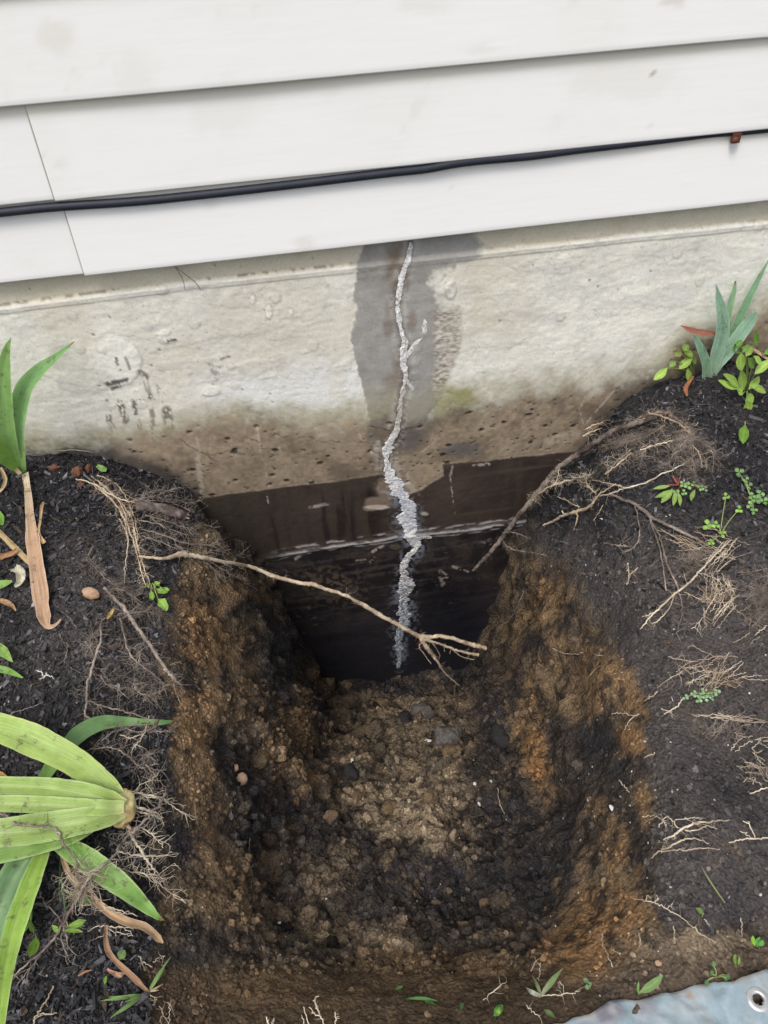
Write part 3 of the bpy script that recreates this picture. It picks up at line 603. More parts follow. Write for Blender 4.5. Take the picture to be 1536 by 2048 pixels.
DARK = [(480, 1560, 40, 60, .8), (560, 1640, 90, 90, .75), (1000, 1760, 110, 90, .8), (700, 1700, 80, 40, .5), (1240, 1540, 40, 40, .8), (1180, 1560, 40, 60, .7), (380, 1350, 20, 40, .5), (440, 1620, 26, 50, .6), (350, 1930, 60, 60, .6), (440, 1830, 40, 50, .5), (1030, 1340, 24, 60, .6), (560, 1300, 50, 90, .9), (520, 1400, 50, 40, .6), (490, 1640, 50, 90, .8), (440, 1500, 24, 50, .6), (900, 1760, 210, 70, .9), (760, 1740, 90, 50, .6), (560, 1760, 50, 60, .5), (550, 1320, 44, 90, .9), (470, 1480, 50, 50, .5), (1080, 1760, 70, 120, .9), (1010, 1640, 70, 100, .9), (960, 1560, 50, 60, .5), (1190, 1480, 54, 46, .9), (1150, 1240, 26, 40, .8), (1065, 1290, 34, 30, .9),
        (900, 1340, 120, 36, .9), (990, 1440, 44, 80, .9), (780, 1370, 130, 22, .9), (1120, 1640, 50, 90, .7), (640, 1680, 60, 60, .5), (355, 1670, 40, 50, .9), (330, 1560, 26, 40, .6), (760, 1830, 60, 40, .5), (960, 1830, 80, 40, .5), (640, 1420, 24, 40, .7), (1160, 1000, 60, 30, .9), (350, 1270, 24, 40, .3), (650, 1950, 60, 20, .4)]
RIM = [(380, 900), (400, 1000), (360, 1090), (340, 1180), (325, 1290), (345, 1400), (335, 1520), (318, 1640), (305, 1760), (300, 1860), (290, 1960), (330, 2060), (420, 2200), (1100, 2200), (1700, 2150), (1700, 1880), (1400, 1870), (1320, 1830),
       (1310, 1700), (1310, 1600), (1312, 1480), (1300, 1400), (1275, 1345), (1225, 1310), (1195, 1240), (1160, 1160), (1085, 1090), (1040, 1030), (1100, 940), (1165, 890), (1100, 800)]
def soil_color(V):
    px, py = proj(V); Q = np.asarray(V, np.float32)
    n1 = fbm(Q, 9, 4, 201); n2 = fbm(Q, 30, 4, 205); n3 = fbm(Q, 110, 3, 209); wob = fbm(Q, 14, 4, 233) * 26 + fbm(Q, 60, 3, 234) * 16
    rd = poly_sd(px, py, RIM) + wob * 1.1
    c = np.ones((len(Q), 3)) * np.array((.028, .027, .030)); c = mixc(c, (.048, .045, .046), ss(-.2, .7, n1 + .3 * n2) * .7)
    # right bank: greyer, finer loam
    loam = np.maximum(ss(1180, 1300, px) * ss(1000, 1150, py + wob), .8 * ss(1030, 1120, py + wob) * ss(1400, 1320, py)); c = mixc(c, (.090, .080, .077), loam * .9 * ss(-.6, .5, n1 + .5)); c = mixc(c, (.11, .085, .062), loam * ss(.3, .8, n2) * .5)
    pit = ss(-14, 16, rd)
    pc = np.ones((len(Q), 3)) * np.array((.135, .102, .070)); pc = mixc(pc, (.050, .043, .037), ss(-.25, .35, n2 + .5 * n1) * .85); pc = mixc(pc, (.215, .155, .095), ss(.1, .6, -n2 + .4 * n3) * .55)
    def bl(L, k):
        m = np.zeros(len(Q))
        for (cx, cy, rx, ry, s_) in L: m = np.maximum(m, s_ * ss(1.45, .45, np.hypot((px - cx + wob * .7) / rx, (py - cy + wob * .9) / ry) + .35 * n2 + .2 * n3))
        return m * k
    pc = mixc(pc, (.31, .24, .165), np.clip(bl(TAN, 1) * 1.1, 0, 1)); m = bl(ORANGE, 1)
    pc = mixc(pc, (.25, .160, .085), np.clip(m, 0, 1) * .85 * ss(-.9, .1, -n2 - .3 * n3 + .2)); pc = mixc(pc, (.29, .155, .066), np.clip(m - .55, 0, 1) * ss(-.3, .4, n1 + n3 * .4))
    pc = mixc(pc, (.033, .032, .036), np.clip(bl(DARK, 1) * 1.15 * ss(-.7, .1, n3 + .5 * n2 + .2), 0, 1) * .92)
    pc = mixc(pc, (.020, .017, .016), ss(.25, .6, n3 + .5 * n2) * .7); pc = mixc(pc, (.02, .018, .018), ss(.35, .6, fbm(Q, 70, 4, 271)) * .7)
    # dusky upper right bank
    upl = interp(py, [(1000, 1020), (1080, 1050), (1150, 1120), (1220, 1190), (1330, 1255), (1400, 1330)]); up = ss(-40, 30, px - upl + wob * .8) * ss(1400, 1300, py + wob); pc = mixc(pc, np.array((.070, .065, .062)), up * .85 * ss(-.9, .1, n2 + .3)); pc = mixc(pc, (.12, .09, .06), up * ss(.2, .6, n2) * .5)
    lo = ss(1900, 1965, py + wob) * ss(1250, 1150, px); pc = mixc(pc, (.078, .054, .034), lo * .75)
    fr = ss(1880, 1950, py + wob) * ss(1150, 1280, px); pc = mixc(pc, (.125, .095, .070), fr * .7)
    c = c * (1 - pit[:, None]) + pc * pit[:, None]
    return np.clip(c * (1 + .18 * n3)[:, None], .004, .6), pit

gx = np.concatenate([np.linspace(-18, -1.2, 14), np.arange(-1.0, -.56, .02), np.arange(-.56, -.30, .004), np.arange(-.30, .46, .0023), np.arange(.46, .95, .004), np.arange(.96, 1.5, .02), np.linspace(1.7, 18, 14)])
gy = np.concatenate([np.linspace(-18, -1.8, 14), np.arange(-1.6, -1.06, .02), np.arange(-1.06, -.96, .004), np.arange(-.96, .014, .0024)])
gx = gx[np.append(True, np.diff(gx) > .0009)]; gy = gy[np.append(True, np.diff(gy) > .0009)]
X, Y = np.meshgrid(gx, gy, indexing='ij'); Zt = terrain(X, Y)
V = np.stack([X.ravel(), Y.ravel(), Zt.ravel()], 1)
dzx = np.gradient(Zt, gx, axis=0); dzy = np.gradient(Zt, gy, axis=1)
N = np.stack([-dzx.ravel(), -dzy.ravel(), np.ones(X.size)], 1); N /= np.linalg.norm(N, axis=1)[:, None]
near = ss(1.6, 1.1, np.abs(V[:, 0] - .15)) * ss(-1.9, -1.3, V[:, 1])
steep = ss(.95, .6, N[:, 2]); deep = ss(-.05, -.25, V[:, 2])
b1 = fbm(V, 11, 4, 301); b2 = fbm(V, 38, 4, 303); wd_, wv_ = worley(V, 60, 305); wd2, wv2 = worley(V, 130, 309)
clod = np.clip(.55 - wd_, 0, 1) * (wv_ > .35); cl2 = np.clip(.55 - wd2, 0, 1)
d = near * (b1 * (.006 + .016 * deep) + b2 * (.0035 + .008 * deep) + clod * (.004 + .013 * deep * (1 - .3 * steep)) + cl2 * .0018 + fbm(V, 130, 3, 320) * .0024)
V = V + N * d[:, None]
V[:, 2] = np.where(V[:, 1] > 0, V[:, 2] - .0, V[:, 2])
Cg, _ = soil_color(V)
mb = MB(); mb.add(V, grid_faces(len(gx), len(gy)), Cg); ground = mb.build('ground', 'soil')
tag(ground, 'black garden soil dug away to an orange brown pit against the foundation', None, None, 'structure')
me = ground.data
BV = BVHTree.FromPolygons([Vector(v) for v in V.tolist()], grid_faces(len(gx), len(gy)).tolist())

def G(px, py, lift=0.0, wall=True):
    """surface point seen at a pixel of the photograph, raised by lift along the viewing ray"""
    r = ray(px, py); r = r / np.linalg.norm(r); hit = BV.ray_cast(Vector(CAM), Vector(r))
    if hit[0] is None: q = on_plane_z(px, py, 0)
    else: q = np.array(hit[0])
    if wall and (q[1] > -.003 or hit[0] is None): q = on_plane_y(px, py, -.003)
    return q - r * (lift / max(.45, abs(r[2])))
def HT(x, y):
    h = BV.ray_cast(Vector((x, y, 1.0)), Vector((0, 0, -1))); return h[0].z if h[0] else 0.0

# ------------------------------------------------------------------ scattered ground cover: mulch, crumbs
def ico():
    t = (1 + 5 ** .5) / 2
    v = np.array([(-1, t, 0), (1, t, 0), (-1, -t, 0), (1, -t, 0), (0, -1, t), (0, 1, t), (0, -1, -t), (0, 1, -t), (t, 0, -1), (t, 0, 1), (-t, 0, -1), (-t, 0, 1)], float); v /= np.linalg.norm(v[0])
    f = [(0, 11, 5), (0, 5, 1), (0, 1, 7), (0, 7, 10), (0, 10, 11), (1, 5, 9), (5, 11, 4), (11, 10, 2), (10, 7, 6), (7, 1, 8), (3, 9, 4), (3, 4, 2), (3, 2, 6), (3, 6, 8), (3, 8, 9), (4, 9, 5), (2, 4, 11), (6, 2, 10), (8, 6, 7), (9, 8, 1)]
    return v, np.array(f)
def ico2(n=1):
    v, f = ico(); v = list(map(tuple, v))
    for _ in range(n):
        cache = {}; nf = []
        def mid(a, b):
            k_ = (min(a, b), max(a, b))
            if k_ not in cache:
                m_ = np.array(v[a]) + np.array(v[b]); m_ /= np.linalg.norm(m_); cache[k_] = len(v); v.append(tuple(m_))
            return cache[k_]
        for a, b, c_ in f:
            x, y, z = mid(a, b), mid(b, c_), mid(c_, a); nf += [(a, x, z), (b, y, x), (c_, z, y), (x, y, z)]
        f = nf
    return np.array(v), np.array(f)
def rand_rot(rng, n):
    q = rng.normal(size=(n, 4)); q /= np.linalg.norm(q, axis=1)[:, None]; w, x, y, z = q.T
    return np.stack([1 - 2 * (y * y + z * z), 2 * (x * y - z * w), 2 * (x * z + y * w), 2 * (x * y + z * w), 1 - 2 * (x * x + z * z), 2 * (y * z - x * w), 2 * (x * z - y * w), 2 * (y * z + x * w), 1 - 2 * (x * x + y * y)], 1).reshape(n, 3, 3)
def sample_px(rng, n, x0, x1, y0, y1):
    out = []
    for _ in range(n):
        a, b = rng.uniform(x0, x1), rng.uniform(y0, y1); r = ray(a, b); r = r / np.linalg.norm(r); h = BV.ray_cast(Vector(CAM), Vector(r))
        if h[0] is not None and h[0].y < -.004: out.append((h[0].x, h[0].y, h[0].z, a, b))
    return np.array(out)
rng = np.random.default_rng(11)
S = np.vstack([sample_px(rng, 17000, -120, 420, 890, 2080), sample_px(rng, 15000, 1100, 1620, 700, 1950), sample_px(rng, 3500, 1620, 2000, 640, 1500), sample_px(rng, 2500, -420, -120, 900, 1900)])
_, pit = soil_color(S[:, :3]); S = S[(pit < .45)]
# chips thin out on the raked lower right bank
keep = (S[:, 3] < 600) | (rng.uniform(size=len(S)) < np.interp(S[:, 4], [700, 1000, 1120, 1400, 2000], [1, 1, .35, .08, .06])); S = S[keep]
n = len(S)
cube = np.array([(x, y, z) for x in (-1, 1) for y in (-1, 1) for z in (-1, 1)], float); cf = np.array([[0, 1, 3, 2], [4, 6, 7, 5], [0, 4, 5, 1], [2, 3, 7, 6], [0, 2, 6, 4], [1, 5, 7, 3]])
ln = np.exp(rng.normal(-6.1, .62, n)); ln = ln * np.interp(S[:, 4], [1050, 1250], [1.5, 1.0]); ln = np.clip(ln, .0008, .014); wdt = np.minimum(ln * rng.uniform(.14, .6, n), .0027); th = wdt * rng.uniform(.3, .9, n)
az = rng.uniform(0, 2 * PI, n); tl = rng.normal(0, .5, n); ro = rng.normal(0, .8, n)
ca, sa_ = np.cos(az), np.sin(az); ct_, st_ = np.cos(tl), np.sin(tl)
U = np.stack([ca * ct_, sa_ * ct_, st_], 1); W = np.stack([-sa_ * np.cos(ro), ca * np.cos(ro), np.sin(ro)], 1); Nn = np.cross(U, W)
tmpl = cube[None] * (1 + rng.uniform(-.75, .25, (n, 8, 3)))
V = S[:, None, :3] + tmpl[..., 0:1] * (U * ln[:, None])[:, None] + tmpl[..., 1:2] * (W * wdt[:, None])[:, None] + tmpl[..., 2:3] * (Nn * th[:, None])[:, None] + np.array((0, 0, .0012))
g = np.exp(rng.normal(-3.55, .75, n)); colr = np.stack([g, g * .96, g * 1.04], 1); br = rng.uniform(size=n) < .03; colr[br] = np.array((.10, .07, .045)) * rng.uniform(.5, 1.2, (br.sum(), 1))
sp = (rng.uniform(size=n) < .010) & (ln < .0022); colr[sp] = (.30, .29, .28); colr = np.clip(colr, .007, .4)
mb = MB(); mb.add(V.reshape(-1, 3), (cf[None] + 8 * np.arange(n)[:, None, None]).reshape(-1, 4), np.repeat(colr, 8, 0))
tag(mb.build('mulch', 'mulch', smooth=False), 'shredded black mulch chips lying over the soil on both sides of the pit', 'mulch', kind='stuff')

def crumbs(name, label, S, rmin, rmed, rmax, sig, seed, mat='crumb', flat=1.0, bright=1.0, sink=.7, col=None, cat='soil'):
    rng = np.random.default_rng(seed); n = len(S); iv, fi = ico2(1)
    r = np.clip(np.exp(rng.normal(math.log(rmed), sig, n)), rmin, rmax)
    sc = np.stack([r * rng.uniform(.7, 1.3, n), r * rng.uniform(.7, 1.3, n), r * rng.uniform(.6, 1.0, n) * flat], 1)
    R = rand_rot(rng, n); T = iv[None] * (1 + rng.uniform(-.38, .25, (n, len(iv), 1))) * sc[:, None]
    V = np.einsum('nij,nkj->nki', R, T) + S[:, None, :3] + np.array((0, 0, 1)) * (r * (1 - sink) * .5)[:, None, None]
    c, _ = soil_color(S[:, :3]) if col is None else (np.ones((n, 3)) * np.array(col), 0)
    c = c * np.exp(rng.normal(0, .28, n))[:, None] * bright
    mb = MB(); mb.add(V.reshape(-1, 3), (fi[None] + len(iv) * np.arange(n)[:, None, None]).reshape(-1, 3), np.repeat(np.clip(c, .004, .7), len(iv), 0))
    return tag(mb.build(name, mat, smooth=False), label, cat, kind='stuff')
S1 = np.vstack([sample_px(rng, 4800, 450, 1100, 1360, 1950), sample_px(rng, 700, 330, 1330, 1100, 2040), sample_px(rng, 1500, 560, 1000, 1340, 1560)])
crumbs('soil_crumbs', 'brown soil crumbs and grit over the pit floor and banks', S1, .0008, .0020, .0060, .5, 21)
S2 = np.vstack([sample_px(rng, 5200, -80, 420, 900, 2060), sample_px(rng, 2600, 1080, 1600, 780, 1200), sample_px(rng, 1600, 1200, 1600, 1100, 2000)])
S4 = np.vstack([sample_px(rng, 420, 470, 1080, 1380, 1930), sample_px(rng, 130, 650, 1000, 1370, 1560), sample_px(rng, 110, 350, 1250, 1150, 1900)])
_n = len(S4); _iv, _fi = ico2(2); _r = np.clip(np.exp(rng.normal(math.log(.0062), .42, _n)), .0035, .015); _R = rand_rot(rng, _n)
_V = []
for _i in range(_n):
    _v = _iv * (1 + .42 * fbm(_iv * .5 + _i * 3.3, 2.6, 3, 400) + .12 * fbm(_iv + _i, 6, 2, 401))[:, None] * np.array((1, rng.uniform(.6, 1), rng.uniform(.45, .8))); _V.append(_v @ _R[_i].T * _r[_i] + S4[_i, :3] - np.array((0, 0, _r[_i] * .25)))
_c, _ = soil_color(S4[:, :3]); _c = np.clip(_c * np.exp(rng.normal(.12, .25, _n))[:, None], .01, .5)
mb = MB(); mb.add(np.vstack(_V), (_fi[None] + len(_iv) * np.arange(_n)[:, None, None]).reshape(-1, 3), np.repeat(_c, len(_iv), 0)); tag(mb.build('soil_clods', 'soil'), 'matted lumps of earth bedded in the pit floor and lower walls', 'soil', kind='stuff')
crumbs('soil_granules', 'fine dark soil granules on the banks beside the pit', S2, .0008, .0016, .004, .4, 22, bright=1.15)
S3 = np.vstack([sample_px(rng, 130, -60, 420, 900, 2060), sample_px(rng, 160, 1150, 1600, 760, 2000), sample_px(rng, 60, 500, 1200, 1450, 1950)])
crumbs('grit', 'tiny pale grains of grit dotted over the dark soil', S3, .0006, .0010, .0018, .3, 23, bright=1.0, col=(.42, .40, .37), cat='grit')

# =================================================================== STONES AND CLODS
def stone(name, px, py, rx, ry, ang, m, label, cat, seed, rough=.12, flat=.7, sink=.35, parent=None):
    """rx, ry: half sizes in photograph pixels"""
    g = G(px, py); k = cam_depth(g) / F; V, fc = ico2(3); V = V.copy()
    V *= (1 + rough * 1.5 * fbm(V * .5, 2.2, 3, seed) + rough * .6 * fbm(V, 5, 3, seed + 3))[:, None]
    V = V * np.array((rx * k, ry * k, min(rx, ry) * k * flat)); a = math.radians(-ang)
    R = np.array([[math.cos(a), -math.sin(a), 0], [math.sin(a), math.cos(a), 0], [0, 0, 1]]); V = V @ R.T
    loc = g + np.array((0, 0, min(rx, ry) * k * flat * (1 - 2 * sink)))
    mb = MB(); mb.add(V, fc); o = mb.build(name, m); o.location = loc
    return tag(o, label, cat)
stone('stone', 184, 1192, 20, 12.5, 35, 'stone_tan', 'smooth oval tan stone lying on the black mulch at the left', 'stone', 1, .05, .8, .1)
stone('stone', 481, 1564, 15, 14, 0, 'stone_tan', 'round tan stone set in the dark left side of the pit', 'stone', 2, .10, .9, .2)
stone('stone', 470, 1537, 8, 8, 0, 'stone_tan', 'small tan pebble just above the round tan stone in the pit', 'stone', 3, .1)
stone('stone', 702, 1548, 20, 15, 60, 'stone_dark', 'dark bluish stone with a pale edge on the pit floor', 'stone', 4, .15, .9)
stone('stone', 554, 1504, 7, 7, 0, 'stone_grey', 'small grey pebble on the left slope of the pit', 'stone', 5)
stone('soil_clod', 897, 1477, 28, 26, 10, 'stone_grey', 'large grey clod on the pit floor near the wall, right of two', 'clod', 6, .25, .8)
stone('soil_clod', 846, 1430, 26, 22, -20, 'stone_grey', 'grey clod on the pit floor up and left of the largest grey clod', 'clod', 7, .25, .6)
stone('soil_clod', 657, 1369, 17, 15, 0, 'clod_orange', 'orange brown clod against the foot of the black coated wall', 'clod', 8, .2, .9)
stone('soil_clod', 697, 1374, 9, 8, 0, 'clod_orange', 'small brown clod right of the orange clod by the wall foot', 'clod', 9, .2, .9)
stone('soil_clod', 713, 1597, 9, 17, 14, 'clod_orange', 'oblong tan clod standing on the light mound of the pit floor', 'clod', 10, .12, .9)
stone('soil_clod', 811, 1442, 12, 22, 5, 'stone_dark', 'dark upright clod between the wall and the grey clods', 'clod', 11, .2, .8)
stone('soil_clod', 1000, 1470, 20, 28, 0, 'stone_dark', 'black clod at the foot of the right pit bank', 'clod', 12, .22, .9)
stone('soil_clod', 763, 1408, 18, 10, 0, 'clod_orange', 'brown clod on the rubble below the black wall foot', 'clod', 13, .3, .8)
stone('soil_clod', 862, 1596, 12, 14, 0, 'clod_orange', 'brown clod on the right end of the light mound', 'clod', 14, .3, .8)
stone('soil_clod', 970, 1808, 11, 12, 0, 'clod_orange', 'light brown clod in the dark right front of the pit floor', 'clod', 15, .3, .8)
stone('soil_clod', 930, 1855, 16, 10, 20, 'clod_orange', 'brown clod near the front right of the pit floor', 'clod', 16, .3, .8)
stone('soil_clod', 905, 1505, 18, 12, 0, 'clod_orange', 'brown clod just below the largest grey clod', 'clod', 17, .3, .8)
stone('soil_clod', 780, 1620, 22, 16, 0, 'clod_orange', 'broad brown clod in the middle of the light mound', 'clod', 18, .3, .6)
stone('soil_clod', 660, 1635, 14, 12, 0, 'clod_orange', 'brown clod left of the light mound', 'clod', 19, .3, .7)
stone('pebble', 957, 1609, 4, 6, 0, 'stone_white', 'white oval pebble on the right of the pit floor', 'pebble', 20, .05)
stone('pebble', 1224, 1617, 4, 8, -15, 'stone_white', 'white oblong pebble on the right pit bank', 'pebble', 21, .05)
stone('pebble', 980, 1566, 5, 5, 0, 'stone_white', 'white pebble fragment above the white oval pebble', 'pebble', 22, .2)
stone('pebble', 950, 1568, 3, 4, 0, 'stone_white', 'tiny white pebble left of the white fragment', 'pebble', 23, .2)
stone('pebble', 855, 1482, 9, 3, 5, 'stone_white', 'pale flat chip left of the largest grey clod', 'pebble', 24, .2)
stone('pebble', 1316, 1927, 7, 6, 0, 'stone_tan', 'beige pebble on the brown soil above the tarp', 'pebble', 25, .15)
stone('pebble', 1268, 1911, 3, 3, 0, 'stone_white', 'tiny pale pebble left of the beige pebble', 'pebble', 26, .15)
stone('pebble', 705, 1525, 3, 6, 10, 'stone_white', 'white sliver resting on the dark bluish stone', 'pebble', 27, .15, sink=-1.5)
stone('pebble', 558, 1846, 4, 4, 0, 'stone_white', 'tiny white pebble at the left front of the pit floor', 'pebble', 28, .2)
stone('rhizome', 155, 947, 10, 15, 10, 'rhizome', 'reddish brown knobbly rhizome by the wall, left lobe', 'rhizome', 31, .3, .9, .35)
stone('rhizome', 178, 937, 7, 12, 0, 'rhizome', 'reddish brown rhizome piece by the wall, right lobe', 'rhizome', 32, .3, .9, .35)
stone('rhizome', 162, 970, 6, 15, 15, 'rhizome', 'reddish brown rhizome tail hanging below the two lobes', 'rhizome', 33, .3, .9, .35)
stone('rhizome', 108, 937, 11, 7, 0, 'rhizome', 'small reddish rhizome lump poking out between iris and wall', 'rhizome', 34, .25, .8, .4)

# =================================================================== LEAVES AND PLANTS
def pathpts(pts, mode='g', lift=.004, y0=None, y1=None, n=8):
    """rows (px, py, width_px[, lift]) -> 3D points and widths in metres"""
    P = smooth_path([tuple(p[:3]) for p in pts], n); L = smooth_path([(p[3] if len(p) > 3 else lift,) for p in pts], n)[:, 0]
    out = []
    for i, (a, b, w) in enumerate(P):
        if mode == 'g': out.append(G(a, b, max(L[i], .0005)))
        else:
            t = i / (len(P) - 1); out.append(on_plane_y(a, b, y0 + (y1 - y0) * t))
    out = np.array(out)
    if mode == 'g' and len(out) > 4:             # a stiff thing does not follow every crumb
        for _ in range(4): out[1:-1] = .25 * out[:-2] + .5 * out[1:-1] + .25 * out[2:]
    w = np.array([max(P[i, 2], .3) * cam_depth(out[i]) / F for i in range(len(P))]); return out, w
GREEN = (.14, .24, .055)
def ribbon(name, pts, parent, loc, col=GREEN, tip=None, tipn=.12, edge=None, mid=None, fold=.25, mode='g', lift=.006, y0=None, y1=None, m='leaf', n=8, basecol=None, curl=0, seed=0, baserange=.25, blend_up=.35, k=9):
    P, W = pathpts(pts, mode, lift, y0, y1, n); N_ = len(P)
    T = np.gradient(P, axis=0); T /= np.linalg.norm(T, axis=1)[:, None] + 1e-9
    view = CAM - P; view /= np.linalg.norm(view, axis=1)[:, None]
    nh = view * (1 - blend_up) + np.array((0, -.2, 1.0)) * blend_up
    B = np.cross(T, nh); B /= np.linalg.norm(B, axis=1)[:, None]; Nn = np.cross(B, T)
    t = np.linspace(-1, 1, k); q = np.linspace(0, 1, N_)
    W = W * (.82 if m == 'dead_leaf' and parent is None else 1) * (1 + (.16 if m == 'dead_leaf' else .05) * fbm(np.stack([q * 14, np.full(N_, seed + 9.5), np.zeros(N_)], 1), 1.0, 3, seed + 3)); wave = fbm(np.stack([q * 3, np.full(N_, seed + .5), np.zeros(N_)], 1), 1.5, 2, seed) * .10
    V = P[:, None] + B[:, None] * (t[None] * W[:, None] * .5)[..., None] + Nn[:, None] * ((fold * (np.abs(t[None]) - .5) + wave[:, None] * (5 if m == 'dead_leaf' else 1) * t[None] + curl * (t[None] ** 2)) * W[:, None] * .5)[..., None]
    V = V.reshape(-1, 3); tt = np.tile(t, N_); qq = np.repeat(q, k)
    c = np.ones((len(V), 3)) * np.array(col)
    if basecol is not None: c = mixc(c, basecol, ss(baserange, 0, qq))
    if mid is not None: c = mixc(c, mid, ss(.30, .02, np.abs(tt)) * .7)
    if edge is not None: c = mixc(c, edge, ss(.72, 1.0, np.abs(tt)) * .7)
    if tip is not None: c = mixc(c, tip, ss(1 - tipn, 1 - tipn * .35, qq))
    mb = MB(); mb.add(V - loc, grid_faces(N_, k), c, np.stack([tt * .5 + .5, qq * 3 + seed], 1))
    return mb.build(name, m, parent)
def rib_thing(name, pts, label, cat, **kw):
    if kw.get('m') == 'dead_leaf' and 'curl' not in kw: kw['curl'] = .35; kw.setdefault('fold', .45)
    o = ribbon(name, pts, None, np.zeros(3), **kw); P = G(pts[0][0], pts[0][1]); 
    for v in o.data.vertices: v.co -= Vector(P)
    o.location = P; return tag(o, label, cat)
def ovate(name, x0, y0, x1, y1, w, parent, loc, col=(.16, .30, .05), lift=.010, base_lift=None, mode='g', yp=None, seed=0, fold=.35, lobes=False, tip=None):
    prof = [(0, .10), (.12, .45), (.3, .88), (.5, 1.0), (.7, .85), (.88, .48), (1, .05)]
    dx, dy = x1 - x0, y1 - y0; L = math.hypot(dx, dy); rng = np.random.default_rng(seed + int(x0 * 7 + y0)); b = rng.uniform(-.08, .08)
    pts = [(x0 + dx * t - dy * b * math.sin(PI * t), y0 + dy * t + dx * b * math.sin(PI * t), w * s_ * (1 + (rng.uniform(-.2, .2) if lobes else 0)), (lift if base_lift is None else base_lift + (lift - base_lift) * t)) for t, s_ in prof]
    return ribbon(name, pts, parent, loc, col=col, mode=mode, y0=yp, y1=yp, n=3, fold=fold, mid=tuple(min(1, c_ * 1.35) for c_ in col), seed=seed, k=7, tip=tip, blend_up=.5)
def stemtube(name, pts, wpx, parent, loc, m, lift=.006, mode='g', yp=None, k=6):
    P, W = pathpts([(*p[:2], wpx) + tuple(p[2:]) for p in pts], mode, lift, yp, yp, 6); mb = MB(); tube(mb, P - loc, W / 2, k); return mb.build(name, m, parent)

PALEG = (.50, .56, .22); YEL = (.50, .42, .08); BRN = (.30, .13, .05); BLUEG = (.15, .27, .13)
# iris at the left edge, against the wall
b = G(46, 944); ir = empty('iris', b, 'green iris with a hanging dead leaf at the left edge by the wall', 'iris')
ribbon('leaf', [(42, 946, 12), (27, 912, 26), (13, 860, 34), (6, 800, 38), (8, 740, 28), (14, 700, 15), (22, 676, 2)], ir, b, mode='w', y0=b[1], y1=b[1] - .05, col=(.24, .43, .13), basecol=(.32, .48, .13), mid=(.26, .44, .15), edge=(.40, .56, .24), seed=1)
ribbon('leaf', [(46, 947, 13), (36, 905, 27), (30, 860, 35), (37, 815, 37), (52, 772, 34), (82, 738, 25), (112, 714, 14), (136, 694, 6), (149, 683, 1)], ir, b, mode='w', y0=b[1] - .004, y1=b[1] - .03, col=(.22, .41, .15), basecol=(.26, .43, .12), tip=BRN, tipn=.10, edge=(.38, .54, .24), mid=(.22, .40, .16), seed=2)
ribbon('leaf', [(40, 945, 12), (20, 925, 24), (-4, 900, 40), (-40, 870, 50)], ir, b, mode='w', y0=b[1] - .006, y1=b[1] - .05, col=(.22, .40, .08), seed=3)
ribbon('dead_leaf', [(50, 946, 13, .012), (56, 985, 13, .010), (60, 1035, 18, .008), (66, 1085, 26, .010), (74, 1140, 30, .012), (81, 1190, 31, .010), (86, 1225, 28, .008), (91, 1245, 18, .006), (99, 1254, 9, .006), (112, 1249, 6, .006), (122, 1238, 3, .006)], ir, b, col=(.44, .28, .18), basecol=(.60, .50, .34), edge=(.56, .44, .32), m='dead_leaf', seed=4, fold=.18, baserange=.3)['label'] = 'brown dried leaf hanging down over the mulch'
ribbon('dead_leaf', [(40, 948, 8), (22, 925, 8), (5, 905, 10), (-15, 895, 12)], ir, b, lift=.02, col=(.5, .36, .2), m='dead_leaf', seed=5)
rib_thing('dead_leaf', [(0, 935, 8), (10, 955, 9), (8, 972, 9), (0, 982, 8), (-14, 990, 6)], 'curled tan dead leaf at the left edge below the iris', 'dead leaf', col=(.45, .34, .2), m='dead_leaf', lift=.008, seed=6)
rib_thing('dead_stalk', [(-14, 1052, 12), (14, 1080, 14), (38, 1104, 15), (62, 1128, 13)], 'thick straw coloured dead stalk slanting under the brown iris leaf', 'stalk', col=(.45, .33, .17), m='dead_leaf', lift=.006, fold=-.8, edge=(.2, .13, .07), seed=7)
rib_thing('dead_leaf', [(-10, 1114, 12), (10, 1112, 13), (26, 1106, 11), (34, 1098, 6)], 'orange brown scrap of leaf lying on the dead stalk', 'dead leaf', col=(.40, .21, .11), m='dead_leaf', lift=.012, seed=8)
rib_thing('dead_leaf', [(90, 1006, 9), (84, 1012, 8), (81, 1040, 6), (77, 1065, 7), (84, 1080, 10), (89, 1086, 9)], 'short twisted straw leaf right of the brown iris leaf', 'dead leaf', col=(.48, .34, .18), m='dead_leaf', lift=.010, seed=9)
rib_thing('husk', [(28, 1136, 20), (42, 1148, 24), (40, 1164, 18), (30, 1174, 8)], 'torn white papery husk on the mulch at the left', 'husk', col=(.58, .54, .42), m='dead_leaf', lift=.012, curl=.8, seed=10)
rib_thing('dead_leaf', [(-8, 1200, 9), (10, 1204, 13), (24, 1212, 10), (32, 1222, 3)], 'orange brown pointed leaf tip at the left edge', 'dead leaf', col=(.42, .25, .13), m='dead_leaf', lift=.008, seed=11)
rib_thing('green_leaf', [(-10, 1172, 18), (8, 1167, 15), (24, 1162, 4)], 'bright green leaf end beside the white husk', 'leaf', col=(.25, .42, .10), lift=.010, seed=12)
rib_thing('green_leaf', [(-10, 1020, 12), (2, 1035, 12), (4, 1050, 6)], 'bit of green leaf at the left edge above the dead stalk', 'leaf', col=(.2, .4, .06), lift=.010, seed=13)
rib_thing('green_leaf', [(-16, 1292, 24), (4, 1302, 22), (16, 1314, 12), (25, 1324, 2)], 'pointed green leaf tip at the left edge, upper of two', 'leaf', col=(.25, .42, .10), lift=.014, seed=14)
rib_thing('green_leaf', [(-16, 1336, 12), (10, 1340, 14), (30, 1348, 9), (46, 1356, 2)], 'pointed green leaf tip at the left edge, lower of two', 'leaf', col=(.2, .38, .08), lift=.012, seed=15)
